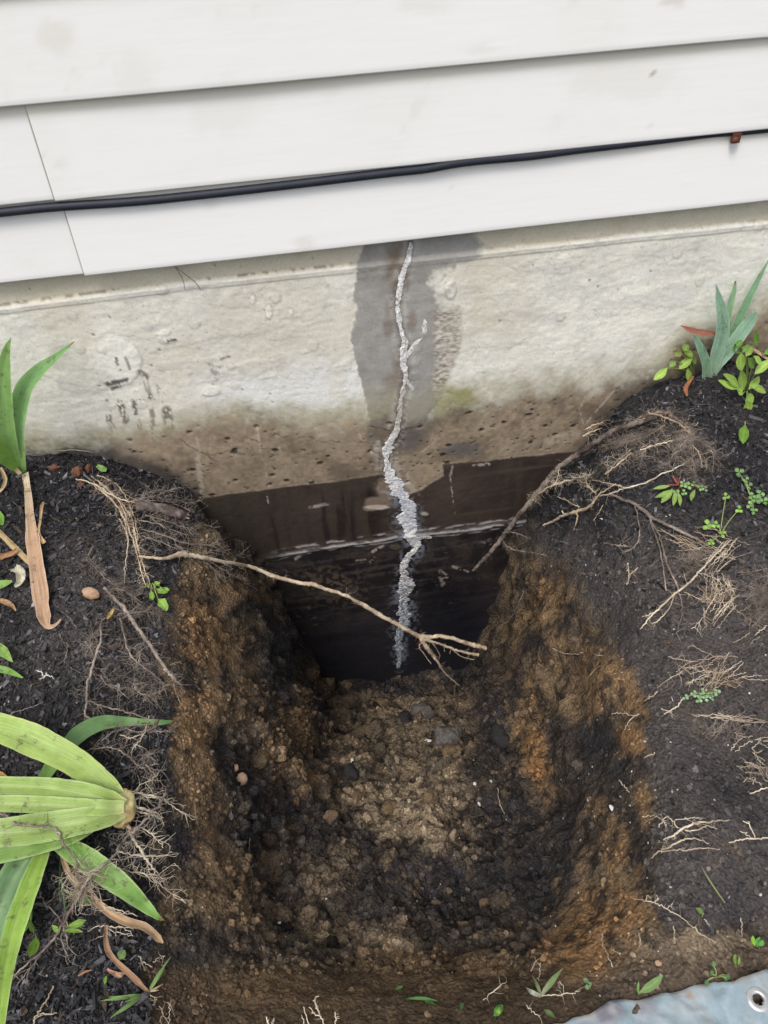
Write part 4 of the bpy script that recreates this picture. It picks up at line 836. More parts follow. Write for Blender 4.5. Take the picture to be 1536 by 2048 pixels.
rib_thing('dead_leaf', [(-12, 1542, 10), (4, 1549, 10), (14, 1556, 7)], 'rusty leaf scrap at the left edge above the uprooted iris', 'dead leaf', col=(.4, .2, .08), m='dead_leaf', seed=16)
rib_thing('leaf_scrap', [(194, 931, 7), (204, 937, 12), (213, 940, 7)], 'tiny round green leaf scrap at the wall beside the rhizome', 'leaf', col=(.22, .42, .08), lift=.006, seed=17)
rib_thing('dead_leaf', [(214, 1238, 5), (221, 1228, 9), (228, 1216, 4)], 'small yellow dead leaf caught in the left roots', 'dead leaf', col=(.5, .36, .12), m='dead_leaf', lift=.012, seed=18)

# big uprooted iris lying at the lower left
b = G(246, 1614, .02); ui = empty('uprooted_iris', b, 'large uprooted light green iris lying on its side with roots bare, lower left', 'iris')
LG = (.36, .50, .13)
def UL(pts, **kw):
    kw.setdefault('col', LG); kw.setdefault('basecol', PALEG); kw.setdefault('edge', (.46, .58, .26)); return ribbon('leaf', pts, ui, b, **kw)
UL([(84, 1562, 22, .010), (108, 1524, 30, .014), (132, 1496, 32, .018), (160, 1466, 34, .02), (198, 1447, 30, .022), (236, 1443, 22, .02), (280, 1444, 14, .014), (320, 1445, 11, .010), (344, 1443, 5, .008)], col=(.16, .29, .11), basecol=(.2, .36, .09), edge=None, seed=21)['label'] = 'darker green leaf lying behind the others'
UL([(246, 1608, 24, .030), (222, 1582, 42, .036), (186, 1550, 48, .040), (140, 1518, 52, .044), (80, 1487, 60, .05), (20, 1462, 58, .055), (-60, 1440, 50, .06)], seed=22, mid=(.38, .52, .16), edge=(.48, .56, .2))
ribbon('leaf_margin', [(150, 1548, 4, .036), (110, 1526, 9, .040), (60, 1500, 13, .045), (20, 1484, 14, .05), (-40, 1466, 14, .055)], ui, b, col=(.55, .50, .08), edge=(.6, .3, .06), seed=23, fold=.1)
UL([(248, 1612, 26, .036), (214, 1600, 40, .044), (160, 1586, 42, .050), (100, 1576, 40, .056), (40, 1572, 34, .06), (-60, 1570, 34, .065)], col=(.30, .43, .11), seed=24, fold=.4, mid=(.42, .54, .2))
UL([(248, 1614, 24, .040), (200, 1616, 32, .048), (120, 1612, 34, .054), (50, 1608, 32, .058), (-60, 1606, 32, .065)], col=(.32, .45, .12), seed=25, fold=.3, mid=(.48, .58, .24))
UL([(246, 1620, 34, .034), (210, 1632, 46, .040), (150, 1645, 54, .046), (80, 1656, 58, .050), (20, 1664, 56, .055), (-60, 1672, 56, .06)], col=(.30, .42, .12), seed=26, fold=.35, mid=(.44, .55, .22))
UL([(200, 1642, 20, .030), (150, 1664, 40, .034), (100, 1678, 46, .038), (40, 1692, 50, .042), (-60, 1712, 56, .046)], col=(.22, .36, .09), seed=27, fold=.3)
UL([(100, 1686, 24, .022), (58, 1712, 52, .026), (22, 1770, 66, .030), (-8, 1840, 68, .034), (-40, 1930, 60, .036)], col=(.17, .31, .14), basecol=(.22, .36, .12), mid=(.34, .46, .26), seed=28, fold=.25)['label'] = 'broad bluish green leaf bending down to the left edge'
UL([(96, 1688, 14, .026), (78, 1722, 32, .032), (52, 1790, 42, .036), (28, 1860, 42, .040), (12, 1930, 36, .042), (4, 2000, 26, .044), (-4, 2090, 16, .046)], col=(.27, .43, .07), basecol=(.27, .42, .10), mid=(.36, .52, .12), seed=29, fold=.3)
UL([(94, 1676, 12, .020), (130, 1694, 34, .024), (168, 1716, 44, .026), (210, 1746, 44, .026), (250, 1776, 38, .024), (284, 1806, 26, .020), (306, 1826, 15, .018), (318, 1836, 8, .016), (330, 1841, 1.5, .014)], col=(.20, .37, .08), basecol=(.16, .30, .09), tip=(.42, .20, .11), tipn=.13, seed=30, fold=.22)['label'] = 'green leaf with a yellow and brown tip pointing down right'
V, fc = ico2(3); V = V * (1 + .16 * fbm(V, 1.8, 3, 77) + .04 * fbm(V, 6, 2, 78))[:, None] * np.array((.014, .020, .013)); mb = MB(); mb.add(V + (G(246, 1617, .024) - b), fc); mb.build('rhizome', 'rhizome_pale', ui)

# iris at the right against the wall
b = G(1416, 752); ir = empty('iris', b, 'blue green iris fan with five short leaves against the wall at the right', 'iris')
IG = (.33, .52, .38)
for i, (pts, ye, kw) in enumerate((
    ([(1446, 712, 8), (1458, 684, 16), (1476, 644, 18), (1496, 600, 15), (1516, 560, 10), (1532, 530, 4), (1540, 514, 1)], -.05, dict(col=(.25, .43, .26), fold=.8)),
    ([(1440, 700, 10), (1450, 655, 15), (1460, 612, 13), (1468, 582, 9), (1471, 562, 3)], -.03, dict(col=(.28, .44, .25), tip=(.28, .22, .06))),
    ([(1420, 755, 20), (1434, 730, 22), (1458, 700, 25), (1484, 664, 26), (1502, 640, 22), (1513, 625, 8)], -.09, dict(col=IG)),
    ([(1422, 752, 16), (1434, 710, 25), (1444, 672, 27), (1445, 635, 24), (1438, 600, 15), (1432, 570, 2)], -.07, dict(col=IG)),
    ([(1414, 757, 20), (1412, 728, 19), (1402, 700, 18), (1392, 680, 12), (1386, 670, 3)], -.08, dict(col=(.27, .46, .30))))):
    ribbon('leaf', pts, ir, b, mode='w', y0=b[1] + .004 - i * .003, y1=b[1] + .004 - i * .003 - (.0 if i < 2 else .02), edge=(.52, .64, .48), mid=(.25, .42, .27), seed=40 + i, fold=kw.pop('fold', .3), basecol=(.34, .48, .32), **kw)
ribbon('dead_leaf', [(1361, 651, 2), (1376, 658, 9), (1396, 664, 12), (1420, 667, 10), (1448, 672, 7), (1470, 680, 6), (1486, 688, 5)], ir, b, mode='w', y0=b[1] - .02, y1=b[1] + .012, col=(.32, .13, .09), m='dead_leaf', seed=46)['label'] = 'reddish brown dead leaf sticking out to the left'
rib_thing('dry_stalk', [(1492, 690, 5, .02), (1510, 700, 7, .02), (1530, 714, 8, .02), (1560, 732, 8, .02)], 'tan dead stem lying behind the seedlings at the right edge', 'stem', col=(.5, .33, .2), m='dead_leaf', seed=47, fold=-.7)
rib_thing('dead_leaf', [(1387, 752, 4, .012), (1378, 764, 9, .012), (1371, 778, 10, .010), (1374, 792, 6, .008)], 'small orange brown curled leaf left of the iris foot', 'dead leaf', col=(.4, .17, .08), m='dead_leaf', seed=48)

def weed(name, base, leaves, label, stems=True, col=(.18, .33, .05), cat='weed', lift=.012, mode='g', sw=2.2, lobes=False, m_st='leaf_stem', group=None, wall_y=None):
    b = G(*base); r = empty(name, b, label, cat, group); rng = np.random.default_rng(int(base[0] * 3 + base[1]))
    for i, lf in enumerate(leaves):
        x0, y0, x1, y1, w = lf[:5]; c_ = tuple(np.array(lf[5] if len(lf) > 5 else col) * rng.uniform(.75, 1.2)); l_ = lift * rng.uniform(.7, 1.5)
        if mode == 'g':
            ovate('leaf', x0, y0, x1, y1, w, r, b, c_, l_, base_lift=l_ * .7, seed=i, lobes=lobes)
        else: ovate('leaf', x0, y0, x1, y1, w, r, b, c_, mode='w', yp=wall_y - i * .0025, seed=i, lobes=lobes)
        if stems:
            P0 = b; P1 = G(x0, y0, l_ * .7) if mode == 'g' else on_plane_y(x0, y0, wall_y - i * .0025)
            P = smooth_path([P0, P0 * .5 + P1 * .5 + np.array((0, 0, .004)), P1], 5); mb = MB(); tube(mb, P - b, sw * .5 * cam_depth(b) / F * np.linspace(1.1, .8, len(P)), 5); mb.build('stem', m_st, r)
    return r
MAT['leaf_stem'] = material('leaf_stem', (.30, .36, .12), var=.2, rough=.6, bump=.2)
MAT['stem_red'] = material('stem_red', (.28, .07, .06), var=.3, rough=.6, bump=.2)
LGN = (.32, .48, .10)
y_ = G(1390, 745)[1]
weed('seedling', (1388, 748), [(1368, 702, 1378, 690, 15), (1369, 706, 1386, 712, 16), (1384, 713, 1392, 728, 10), (1384, 718, 1358, 738, 17), (1374, 738, 1380, 764, 13), (1352, 722, 1339, 734, 13, (.2, .3, .08)), (1334, 736, 1307, 760, 16), (1358, 700, 1350, 712, 18, (.20, .22, .06))],
     'broad leaved green seedling just left of the right iris', mode='w', wall_y=y_ - .01, col=LGN)
y_ = G(1498, 790)[1]
weed('seedling', (1492, 784), [(1484, 742, 1483, 706, 20), (1486, 780, 1482, 740, 18), (1478, 776, 1446, 748, 17), (1474, 778, 1436, 760, 14), (1498, 778, 1518, 752, 15), (1502, 774, 1532, 786, 16), (1484, 790, 1474, 776, 13), (1494, 786, 1500, 812, 21), (1496, 802, 1494, 826, 18, (.28, .42, .08)),
     (1510, 748, 1544, 720, 18), (1496, 716, 1508, 736, 18, (.14, .26, .05)), (1508, 712, 1524, 728, 14), (1492, 712, 1504, 692, 13)],
     'largest green seedling with many oval leaves below the right edge iris', col=LGN, mode='w', wall_y=y_ - .012)
weed('seedling', (1514, 708), [(1514, 690, 1512, 662, 12, (.12, .25, .04)), (1478, 706, 1468, 688, 16), (1486, 704, 1500, 690, 14), (1474, 694, 1484, 680, 12), (1528, 708, 1548, 700, 14)], 'dark green seedling close to the wall behind the right iris', mode='w', wall_y=-.035, col=(.13, .27, .05))
weed('seedling', (1488, 844), [(1490, 850, 1486, 888, 19)], 'single pale green leaf hanging on a thin stalk below the largest seedling', lift=.012)
def clover(name, base, heads, label, col=(.20, .36, .12), size=9, stemmat='leaf_stem', extra=None):
    b = G(*base); r = empty(name, b, label, 'clover'); rng = np.random.default_rng(int(base[0]))
    for (x, y) in heads:
        l_ = rng.uniform(.008, .016); s_ = size * rng.uniform(.75, 1.2); a0 = rng.uniform(0, 2 * PI); P1 = G(x, y, l_)
        P = smooth_path([b, (b + P1) / 2 + np.array((rng.uniform(-.004, .004), 0, .003)), P1], 5); mb = MB(); tube(mb, P - b, .0006, 4); mb.build('stem', stemmat, r)
        for k_ in range(3):
            a = a0 + k_ * 2.09 + rng.uniform(-.2, .2); c_ = tuple(np.array(col) * rng.uniform(.8, 1.25))
            ovate('leaflet', x + 1.0 * math.cos(a), y + 1.0 * math.sin(a), x + s_ * math.cos(a), y + s_ * math.sin(a), s_ * .85, r, b, c_, l_ + .001, seed=k_, fold=.2)
    return r
cl = clover('clover', (1356, 970), [(1366, 968), (1376, 972), (1388, 968), (1400, 975), (1410, 978), (1368, 985), (1352, 985)], 'red stemmed clover with narrow drooping leaves on the upper right bank', stemmat='stem_red', size=8)
b = np.array(cl.location)
for x0, y0, x1, y1, w in ((1340, 972, 1306, 978, 8), (1345, 978, 1322, 1006, 13), (1350, 982, 1346, 1012, 9), (1356, 985, 1360, 1012, 8), (1338, 980, 1310, 995, 9), (1390, 980, 1382, 1002, 9)): ovate('leaf', x0, y0, x1, y1, w, cl, b, (.24, .36, .09), .012, seed=3)
for x1, y1 in ((1345, 952), (1360, 955), (1335, 970)): stemtube('stem', [(1356, 970, .004), (x1, y1, .012)], 3.5, cl, b, 'stem_red')
clover('clover', (1506, 1005), [(1478, 944), (1492, 960), (1498, 972), (1504, 992), (1512, 1000), (1500, 1010), (1520, 988), (1508, 1022), (1528, 1002)], 'tallest clover trailing along the right edge', size=9)
clover('clover', (1440, 1070), [(1432, 1050), (1446, 1068), (1414, 1050), (1422, 1085), (1478, 1019), (1452, 993)], 'small clover over the straw bundle on the right bank', size=10, col=(.24, .44, .08))
clover('clover', (1404, 1390), [(1371, 1395), (1388, 1388), (1400, 1392), (1408, 1382), (1398, 1400), (1420, 1388), (1434, 1385), (1412, 1396), (1424, 1396)], 'pale bluish clover among dry roots, middle of the right bank', size=7, col=(.26, .40, .22))
weed('seedling', (306, 1168), [(298, 1176, 292, 1166, 8), (308, 1172, 320, 1165, 12), (312, 1178, 336, 1184, 12), (302, 1182, 306, 1200, 11), (316, 1198, 334, 1222, 19), (324, 1176, 340, 1180, 8)], 'torn green seedling hanging at the left pit edge beside the grass roots', col=(.24, .42, .07), lobes=True)
# lower left weeds
weed('seedling', (66, 1800), [(64, 1818, 44, 1872, 20), (62, 1842, 68, 1866, 9)], 'upright green weed leaf beside the long iris leaf, lower left', col=(.20, .36, .05), lobes=True)
weed('seedling', (76, 1868), [(72, 1874, 58, 1914, 19)], 'bright green weed leaf tip low at the left', col=(.24, .42, .05), lobes=True)
weed('seedling', (136, 1838), [(136, 1852, 172, 1840, 14), (126, 1862, 166, 1864, 9), (118, 1868, 104, 1850, 9)], 'green weed with two leaves crossing the long root, lower left', col=(.2, .35, .05), lobes=True)
weed('seedling', (122, 1778), [(140, 1788, 184, 1806, 20, (.12, .22, .05)), (150, 1790, 162, 1772, 12)], 'dark green rounded leaf under the iris roots, lower left', col=(.14, .26, .06))
weed('seedling', (252, 1920), [(238, 1918, 250, 1900, 18, (.15, .24, .07))], 'small olive leaf beside the brown twisted leaf at the bottom left')
weed('seedling', (212, 1960), [(210, 1968, 213, 1952, 7)], 'tiny green sprout at the bottom left')
def grass(name, base, blades, label, col=(.20, .32, .10), lift=.010, cat='grass tuft'):
    b = G(*base); r = empty(name, b, label, cat)
    for i, bl_ in enumerate(blades):
        x, y, w = bl_[:3]; c_ = bl_[3] if len(bl_) > 3 else col; mx, my = (base[0] + x) / 2 + (i % 3 - 1) * 2, (base[1] + y) / 2 + (i % 2) * 2
        ribbon('blade', [(base[0], base[1], w * .6, .002), (mx, my, w, lift), (x, y, .6, lift * 1.2)], r, b, col=c_, seed=60 + i, n=5, fold=.5, k=5)
    return r
grass('grass_tuft', (296, 1984), [(341, 1914, 6), (330, 1935, 5), (318, 1950, 4), (326, 1968, 4, (.4, .32, .2)), (318, 1980, 3, (.45, .36, .24))], 'upright pale green grass tuft at the bottom left of the pit')
grass('grass_tuft', (286, 1990), [(200, 2002, 7), (216, 1994, 6), (240, 1992, 5), (220, 2036, 8), (250, 2004, 5)], 'green grass blades lying to the left at the bottom left')
grass('grass_tuft', (120, 1720), [(132, 1832, 4, (.10, .2, .07)), (118, 1790, 3, (.10, .2, .07))], 'dark thin grass blades hanging below the iris, lower left')
rib_thing('dead_leaf', [(122, 1706, 6, .010), (130, 1730, 12, .012), (144, 1758, 14, .012), (172, 1784, 12, .010), (200, 1810, 16, .010), (226, 1830, 18, .010), (258, 1845, 20, .010), (286, 1852, 18, .008), (304, 1864, 17, .008), (316, 1876, 14, .006), (326, 1886, 4, .006)], 'long twisted brown dead leaf below the green iris leaf tip', 'dead leaf', col=(.40, .27, .16), edge=(.56, .46, .32), m='dead_leaf', seed=70, fold=.5)
rib_thing('dead_leaf', [(212, 1850, 7, .008), (212, 1880, 11, .008), (218, 1906, 13, .008), (240, 1930, 11, .008), (262, 1950, 13, .008), (280, 1968, 12, .006), (298, 1985, 4, .005)], 'twisted reddish dead leaf ending at the bottom grass tuft', 'dead leaf', col=(.34, .20, .12), edge=(.50, .38, .26), m='dead_leaf', seed=71, fold=.5)
rib_thing('dead_leaf', [(214, 1938, 5), (226, 1946, 9), (240, 1950, 11), (249, 1944, 6)], 'short pinkish dead leaf scrap beside the twisted reddish leaf', 'dead leaf', col=(.46, .26, .17), m='dead_leaf', seed=72)
rib_thing('dead_leaf', [(156, 1952, 3), (170, 1944, 5), (184, 1940, 2)], 'thin rusty leaf sliver on the mulch at the bottom left', 'dead leaf', col=(.4, .2, .1), m='dead_leaf', seed=73)
rib_thing('dead_leaf', [(28, 1865, 9), (30, 1880, 13), (34, 1895, 8)], 'orange brown leaf bit beside the long iris leaf at the left', 'dead leaf', col=(.46, .24, .13), m='dead_leaf', seed=74)
# bottom front edge of the pit
t = grass('weed_tuft', (1082, 1992), [(1126, 1936, 11, (.20, .28, .12)), (1102, 1956, 6, (.3, .33, .2)), (1064, 1950, 7, (.22, .27, .13)), (1052, 1975, 9, (.35, .38, .28)), (1095, 1965, 5, (.3, .3, .2))], 'grey green strap leaved weed tuft at the front edge of the pit', cat='weed')
weed('seedling', (1180, 1976), [(1178, 1966, 1168, 1956, 10), (1178, 1972, 1170, 1976, 9), (1178, 1964, 1182, 1972, 7)], 'small two leaved seedling between the weed tuft and the tarp', col=(.22, .34, .17))
weed('seedling', (1272, 1992), [(1278, 1986, 1326, 1950, 16, (.17, .27, .09)), (1278, 1990, 1278, 1962, 5)], 'long leaved olive weed at the tarp edge', col=(.17, .3, .09), stems=False, lift=.018)
weed('seedling', (1000, 2030), [(988, 2032, 1006, 2010, 15, (.10, .26, .05)), (996, 2032, 1000, 2014, 9)], 'dark green weed at the bottom front of the pit, left of the tarp', stems=False)
weed('seedling', (1092, 2020), [(1088, 2020, 1110, 2036, 10, (.14, .2, .07))], 'drooping dull green leaf at the foot of the weed tuft', stems=False)
weed('seedling', (1516, 1893), [(1510, 1892, 1506, 1871, 9, (.26, .5, .05)), (1514, 1894, 1520, 1874, 9), (1518, 1892, 1526, 1880, 9)], 'bright green sprout above the tarp at the right edge', col=(.10, .30, .06), stems=False)
weed('seedling', (1432, 1955), [(1428, 1934, 1426, 1922, 9), (1426, 1950, 1420, 1942, 11), (1450, 1950, 1452, 1962, 10), (1416, 1960, 1412, 1972, 9), (1452, 1956, 1460, 1950, 9)], 'little cluster of round leaved seedlings at the tarp edge', col=(.12, .24, .09))
weed('seedling', (1474, 1930), [(1472, 1930, 1470, 1908, 7, (.2, .34, .05)), (1476, 1930, 1478, 1912, 5, (.2, .34, .05))], 'upright yellowish sprout left of the bright green sprout', stems=False)
weed('seedling', (1404, 1832), [(1406, 1828, 1392, 1816, 10, (.15, .22, .06))], 'lone olive leaf on a dry stalk, lower right soil')
weed('seedling', (826, 2004), [(810, 1998, 876, 2002, 6, (.10, .24, .07)), (850, 2002, 872, 2010, 8, (.10, .24, .07)), (790, 1978, 806, 1972, 7, (.10, .22, .06))], 'flat dark green leaves at the bottom middle', stems=False, lift=.005)
weed('seedling', (926, 2018), [(922, 2020, 926, 2006, 9, (.10, .18, .07))], 'tiny dark leaf at the bottom, right of the flat leaves', stems=False, lift=.005)
grass('grass_stalk', (1450, 1806), [(1402, 1732, 3, (.25, .28, .1))], 'single dry green grass stalk on the right bank', cat='grass')

# =================================================================== ROOTS
HS = np.random.default_rng(99)
def hair(mb, p, d, L, r, rng, depth=0, grav=.35, kink=.55, clear=.0012, free=False, steps=None, curl=0):
    """one wandering fibre with side fibres; stays above the soil"""
    n = steps or max(4, int(L / .0035)); st = L / n; pts = [p.copy()]; d = d / (np.linalg.norm(d) + 1e-9)
    for i in range(n):
        d = d + rng.normal(0, kink, 3) * .55 + np.array((0, 0, -grav * .3)); d /= np.linalg.norm(d); q = pts[-1] + d * st
        if not free or i % 2 == 0:
            h = HT(q[0], q[1]) + clear
            if q[2] < h: q[2] = min(h, q[2] + st * 1.5); d[2] = abs(d[2]) * .3
        if q[1] > -.003: q[1] = -.003; d[1] = -abs(d[1])
        pts.append(q)
        if depth > 0 and rng.uniform() < .33:
            dd = d + rng.normal(0, .9, 3); hair(mb, q, dd, L * rng.uniform(.2, .5), r * .65, rng, depth - 1, grav, kink, clear, free)
    P = np.array(pts); P[1:-1] = (P[:-2] + 2 * P[1:-1] + P[2:]) / 4
    tube(mb, P, np.linspace(r, r * .35, len(P)), 3)
def fibres(mb, P, n, L, r, rng, depth=1, grav=.35, lo=0., hi=1., spread=1.0, bias=None, kink=.55):
    for _ in range(n):
        t = rng.uniform(lo, hi) * (len(P) - 1); i = int(t); i2 = min(i + 1, len(P) - 1); p = P[i] + (P[i2] - P[i]) * (t - i); T = P[i2] - P[max(i - 1, 0)]; T /= np.linalg.norm(T) + 1e-9
        d = T * rng.uniform(.1, 1.0) + rng.normal(0, spread, 3); d[2] = abs(d[2]) * .2 if rng.uniform() < .7 else d[2]
        if bias is not None: d += np.array(bias)
        hair(mb, p, d, L * rng.uniform(.35, 1.2), r * rng.uniform(.6, 1.1), rng, depth, grav, kink)
def rpath(pts, lift=.006, n=6, jit=.0006, rng=HS, y=None):
    """rows (px, py, diameter_px[, lift or plan y]) -> points, radii"""
    P = smooth_path([tuple(p[:3]) for p in pts], n); L = smooth_path([((p[3] if len(p) > 3 else lift),) for p in pts], n)[:, 0]
    out = []
    for i, (a, b_, w) in enumerate(P):
        if y:
            q_ = on_plane_y(a, b_, L[i]); g_ = G(a, b_, .006 + w * .0004); out.append(g_ if g_[1] < q_[1] else q_)
        else: out.append(G(a, b_, L[i]))
    out = np.array(out)
    for _ in range(3 if not y else 2): out[1:-1] = .25 * out[:-2] + .5 * out[1:-1] + .25 * out[2:]
    out[1:-1] += rng.normal(0, jit, (len(out) - 2, 3))
    return out, np.array([max(P[i, 2], .5) * cam_depth(out[i]) / F / 2 for i in range(len(P))])
def root(name, label, mains, m='root_grey', hairs=(0, 0, 0, 0), seed=1, cat='root', parent=None, lift=.006, k=7, hm=None, jit=.0006, grav=.35, fname='rootlet', spread=1.0, bias=None, part='root', kink=.55, only=None, group=None):
    """mains: list of point lists; hairs: (count per 10 cm, length, radius, depth)"""
    rng = np.random.default_rng(seed); mb = MB(); hb = MB(); loc = None; any_h = False; mbs = []
    for j, pts in enumerate(mains):
        y = False
        if pts[0] == 'y': y = True; pts = pts[1:]
        P, R = rpath(pts, lift, jit=jit, rng=rng, y=y)
        if loc is None: loc = P[0].copy()
        if len(mains) > 1: mb = MB(); mbs.append(mb)
        R = np.maximum(R * (.82 if R.max() < .0022 else 1), .00035); tube(mb, P, R * (1 + .09 * rng.normal(size=len(R))).clip(.7, 1.4), k, lump=.12, rng=rng)
        L = np.linalg.norm(np.diff(P, axis=0), axis=1).sum()
        if hairs[0] and (only is None or j in only): fibres(hb, P, int(hairs[0] * L / .1) + 1, hairs[1], hairs[2], rng, int(hairs[3]), grav, spread=spread, bias=bias, kink=kink); any_h = True
    if parent is not None:
        o = mb.build(part, m, parent, loc=None)
        for v in o.data.vertices: v.co -= parent.location
        if any_h:
            h = hb.build('fine_fibres', hm or m, parent); h['kind'] = 'stuff'
            for v in h.data.vertices: v.co -= parent.location
        return o
    if any_h or mbs:
        r = empty(name, loc, label, cat, group); pn = {'straw': 'stalk', 'straw_bundle': 'stalk', 'dry_stalks': 'stalk', 'white_sprigs': 'sprig', 'pine_needle': 'needle'}.get(name, 'main_root')
        for mm in (mbs or [mb]): o = mm.build(pn, m, r, loc=loc); o.location = (0, 0, 0)
        if any_h: o = hb.build('fine_fibres', hm or m, r, loc=loc); o.location = (0, 0, 0); o['kind'] = 'stuff'
        return r
    return tag(mb.build(name, m, loc=loc), label, cat, group)
# roots of the uprooted iris
ur = ui
def UR(pts, hairs=(26, .018, .00045, 1), seed=1, m='root_pale', lift=.014, **kw): root('root', None, [pts], m, hairs, seed, parent=ur, lift=lift, **kw)
UR([(240, 1578, 4), (262, 1583, 5), (282, 1587, 4.5), (306, 1592, 4), (326, 1596, 3.5), (344, 1612, 3), (360, 1622, 3), (378, 1630, 2), (393, 1634, 1)], (10, .014, .0004, 1), 1)
UR([(254, 1606, 5), (270, 1600, 4), (286, 1594, 3), (310, 1596, 3), (340, 1605, 2), (371, 1611, 1)], (14, .014, .0004, 1), 2)
UR([(256, 1612, 8, .02), (278, 1616, 7, .018), (300, 1622, 6), (316, 1628, 4), (326, 1636, 2)], (18, .02, .0004, 1), 3)
UR([(252, 1618, 6, .02), (280, 1624, 5), (308, 1630, 4), (324, 1640, 2)], (20, .016, .0004, 1), 4)
UR([(248, 1628, 9, .02), (255, 1648, 8), (264, 1668, 6), (274, 1690, 5), (286, 1708, 5), (300, 1728, 4), (316, 1746, 2)], (34, .028, .00045, 2), 5)
UR([(232, 1705, 3), (254, 1708, 3), (278, 1712, 4), (310, 1712, 3), (330, 1710, 2), (344, 1703, 1)], (20, .014, .0004, 1), 6)
UR([(234, 1735, 3), (260, 1742, 3), (284, 1746, 3.5), (310, 1762, 3), (334, 1780, 2.5), (354, 1797, 1)], (60, .022, .0004, 2), 7)
UR([(0, 1623, 5, .055), (18, 1638, 6, .058), (36, 1648, 6, .06), (70, 1652, 5, .056), (106, 1656, 5, .05), (120, 1672, 5, .045), (130, 1692, 5, .040), (152, 1714, 4.5, .036), (176, 1746, 3, .03)], (26, .016, .0004, 1), 8, m='root_grey')
UR([(262, 1660, 3), (280, 1655, 3), (300, 1665, 3), (316, 1680, 2), (326, 1695, 1)], (50, .02, .0004, 2), 9)
UR([(258, 1600, 3), (266, 1588, 2.5), (280, 1570, 2), (300, 1560, 2), (318, 1545, 1)], (30, .02, .0004, 1), 10)
# the long root that lies across the iris and mulch
root('long_root', 'long brown forked root crossing over the green iris leaf, lower left', [[(331, 1588, 7, .026), (322, 1602, 6, .026), (308, 1622, 6, .026), (286, 1645, 6, .024), (262, 1666, 6, .024), (240, 1690, 6, .026), (232, 1706, 6, .030), (208, 1728, 6, .036), (184, 1750, 7, .038), (168, 1772, 8, .030), (158, 1790, 8, .022), (146, 1812, 7, .014), (128, 1845, 6, .010), (112, 1872, 6, .010), (92, 1896, 6, .008), (60, 1922, 5, .006), (18, 1960, 4, .005)],
     [(146, 1812, 3), (126, 1840, 3), (122, 1870, 3), (136, 1930, 1.5)], [(76, 1780, 2), (90, 1806, 3), (118, 1836, 3), (132, 1870, 3), (136, 1900, 2)], [(80, 1908, 3), (60, 1938, 2), (34, 1970, 1)]], 'root_grey', (16, .024, .0005, 2), 20)
root('root_tuft', 'thick grey tuft of fine roots hanging on the iris leaf at the lower left', [[(182, 1748, 5, .034), (174, 1772, 4, .028), (166, 1790, 4, .02)], [(150, 1722, 3, .03), (156, 1750, 3, .026), (162, 1778, 3, .02)]], 'root_pale', (210, .030, .00042, 2), 21, cat='roots')
root('fine_roots', 'short white rootlets above the twisted reddish dead leaf', [[(176, 1862, 2), (200, 1852, 2), (226, 1853, 3), (250, 1858, 2), (262, 1862, 1)], [(212, 1855, 3), (240, 1866, 2.5), (266, 1872, 1.5)], [(188, 1878, 1.5), (210, 1868, 2), (216, 1850, 2)]], 'root_pale', (14, .012, .0004, 1), 22, cat='roots')
root('straw', 'pair of white straws beside the twisted brown dead leaf', [[(206, 1812, 3, .014), (230, 1818, 3, .014), (254, 1824, 2.5, .014), (276, 1832, 1.5, .012)], [(214, 1822, 2, .014), (244, 1826, 2, .014), (272, 1830, 1.5, .012)]], 'root_pale', seed=23, cat='straw')
root('twig', 'thin tan twig lying in the bottom left corner', [[(106, 1972, 3), (96, 1996, 4), (82, 2016, 5), (74, 2030, 5), (66, 2050, 4)], [(74, 2030, 3), (90, 2028, 3), (114, 2026, 2)]], 'root_tan', (6, .01, .0004, 0), 24, cat='twig')
# upper left: grass roots and cut roots
root('root_bundle', 'bundle of long straw coloured grass roots draping from the wall corner at the left', [
    [(182, 952, 2), (212, 975, 2.5), (238, 1002, 3), (252, 1035, 3), (262, 1070, 3), (272, 1100, 3), (282, 1140, 2.5), (292, 1172, 2)], [(190, 958, 2), (222, 985, 2.5), (246, 1010, 3), (262, 1035, 3), (270, 1062, 3), (276, 1096, 3), (286, 1130, 2)],
    [(186, 962, 2), (208, 985, 2.5), (230, 1005, 3), (244, 1030, 3), (256, 1052, 3), (268, 1085, 2), (272, 1105, 2)], [(194, 950, 2), (228, 965, 2), (250, 990, 2.5), (264, 1020, 2.5), (272, 1050, 2), (276, 1080, 2)],
    [(184, 968, 2), (216, 994, 2), (240, 1022, 2), (252, 1050, 2), (254, 1080, 2)], [(266, 1060, 2.5), (278, 1100, 2.5), (290, 1140, 2), (304, 1175, 1.5)]], 'root_tan', (24, .024, .0004, 1), 25, cat='roots')
root('white_root', 'pale smooth root running from the rhizome toward the cut root', [[(152, 958, 3, .010), (178, 964, 3.5, .012), (202, 976, 4, .012), (222, 990, 4, .012), (246, 1000, 3.5, .012), (270, 1006, 2, .012)]], 'root_pale', seed=26, lift=.01)
root('white_root', 'thin pale root dangling down over the mulch at the left', [[(238, 1038, 2), (248, 1052, 3), (256, 1076, 3.5), (254, 1100, 3), (252, 1126, 3), (249, 1142, 2), (249, 1168, .8)]], 'root_pale', seed=27, lift=.008)
b = on_plane_y(282, 1014, -.04); cr_ = empty('cut_root', b, 'thick grey cut root with a splintered pale end near the wall at the left', 'root')
P, R = rpath([(274, 1012, 19, -.05), (300, 1014, 20, -.055), (325, 1018, 21, -.06), (350, 1026, 21, -.065), (372, 1033, 18, -.07)], y=True, rng=HS); mb = MB(); rg_ = np.random.default_rng(3); tube(mb, P - b, R, 12, lump=.14, rng=rg_); mb.build('bark', 'root_bark', cr_)
mb = MB()
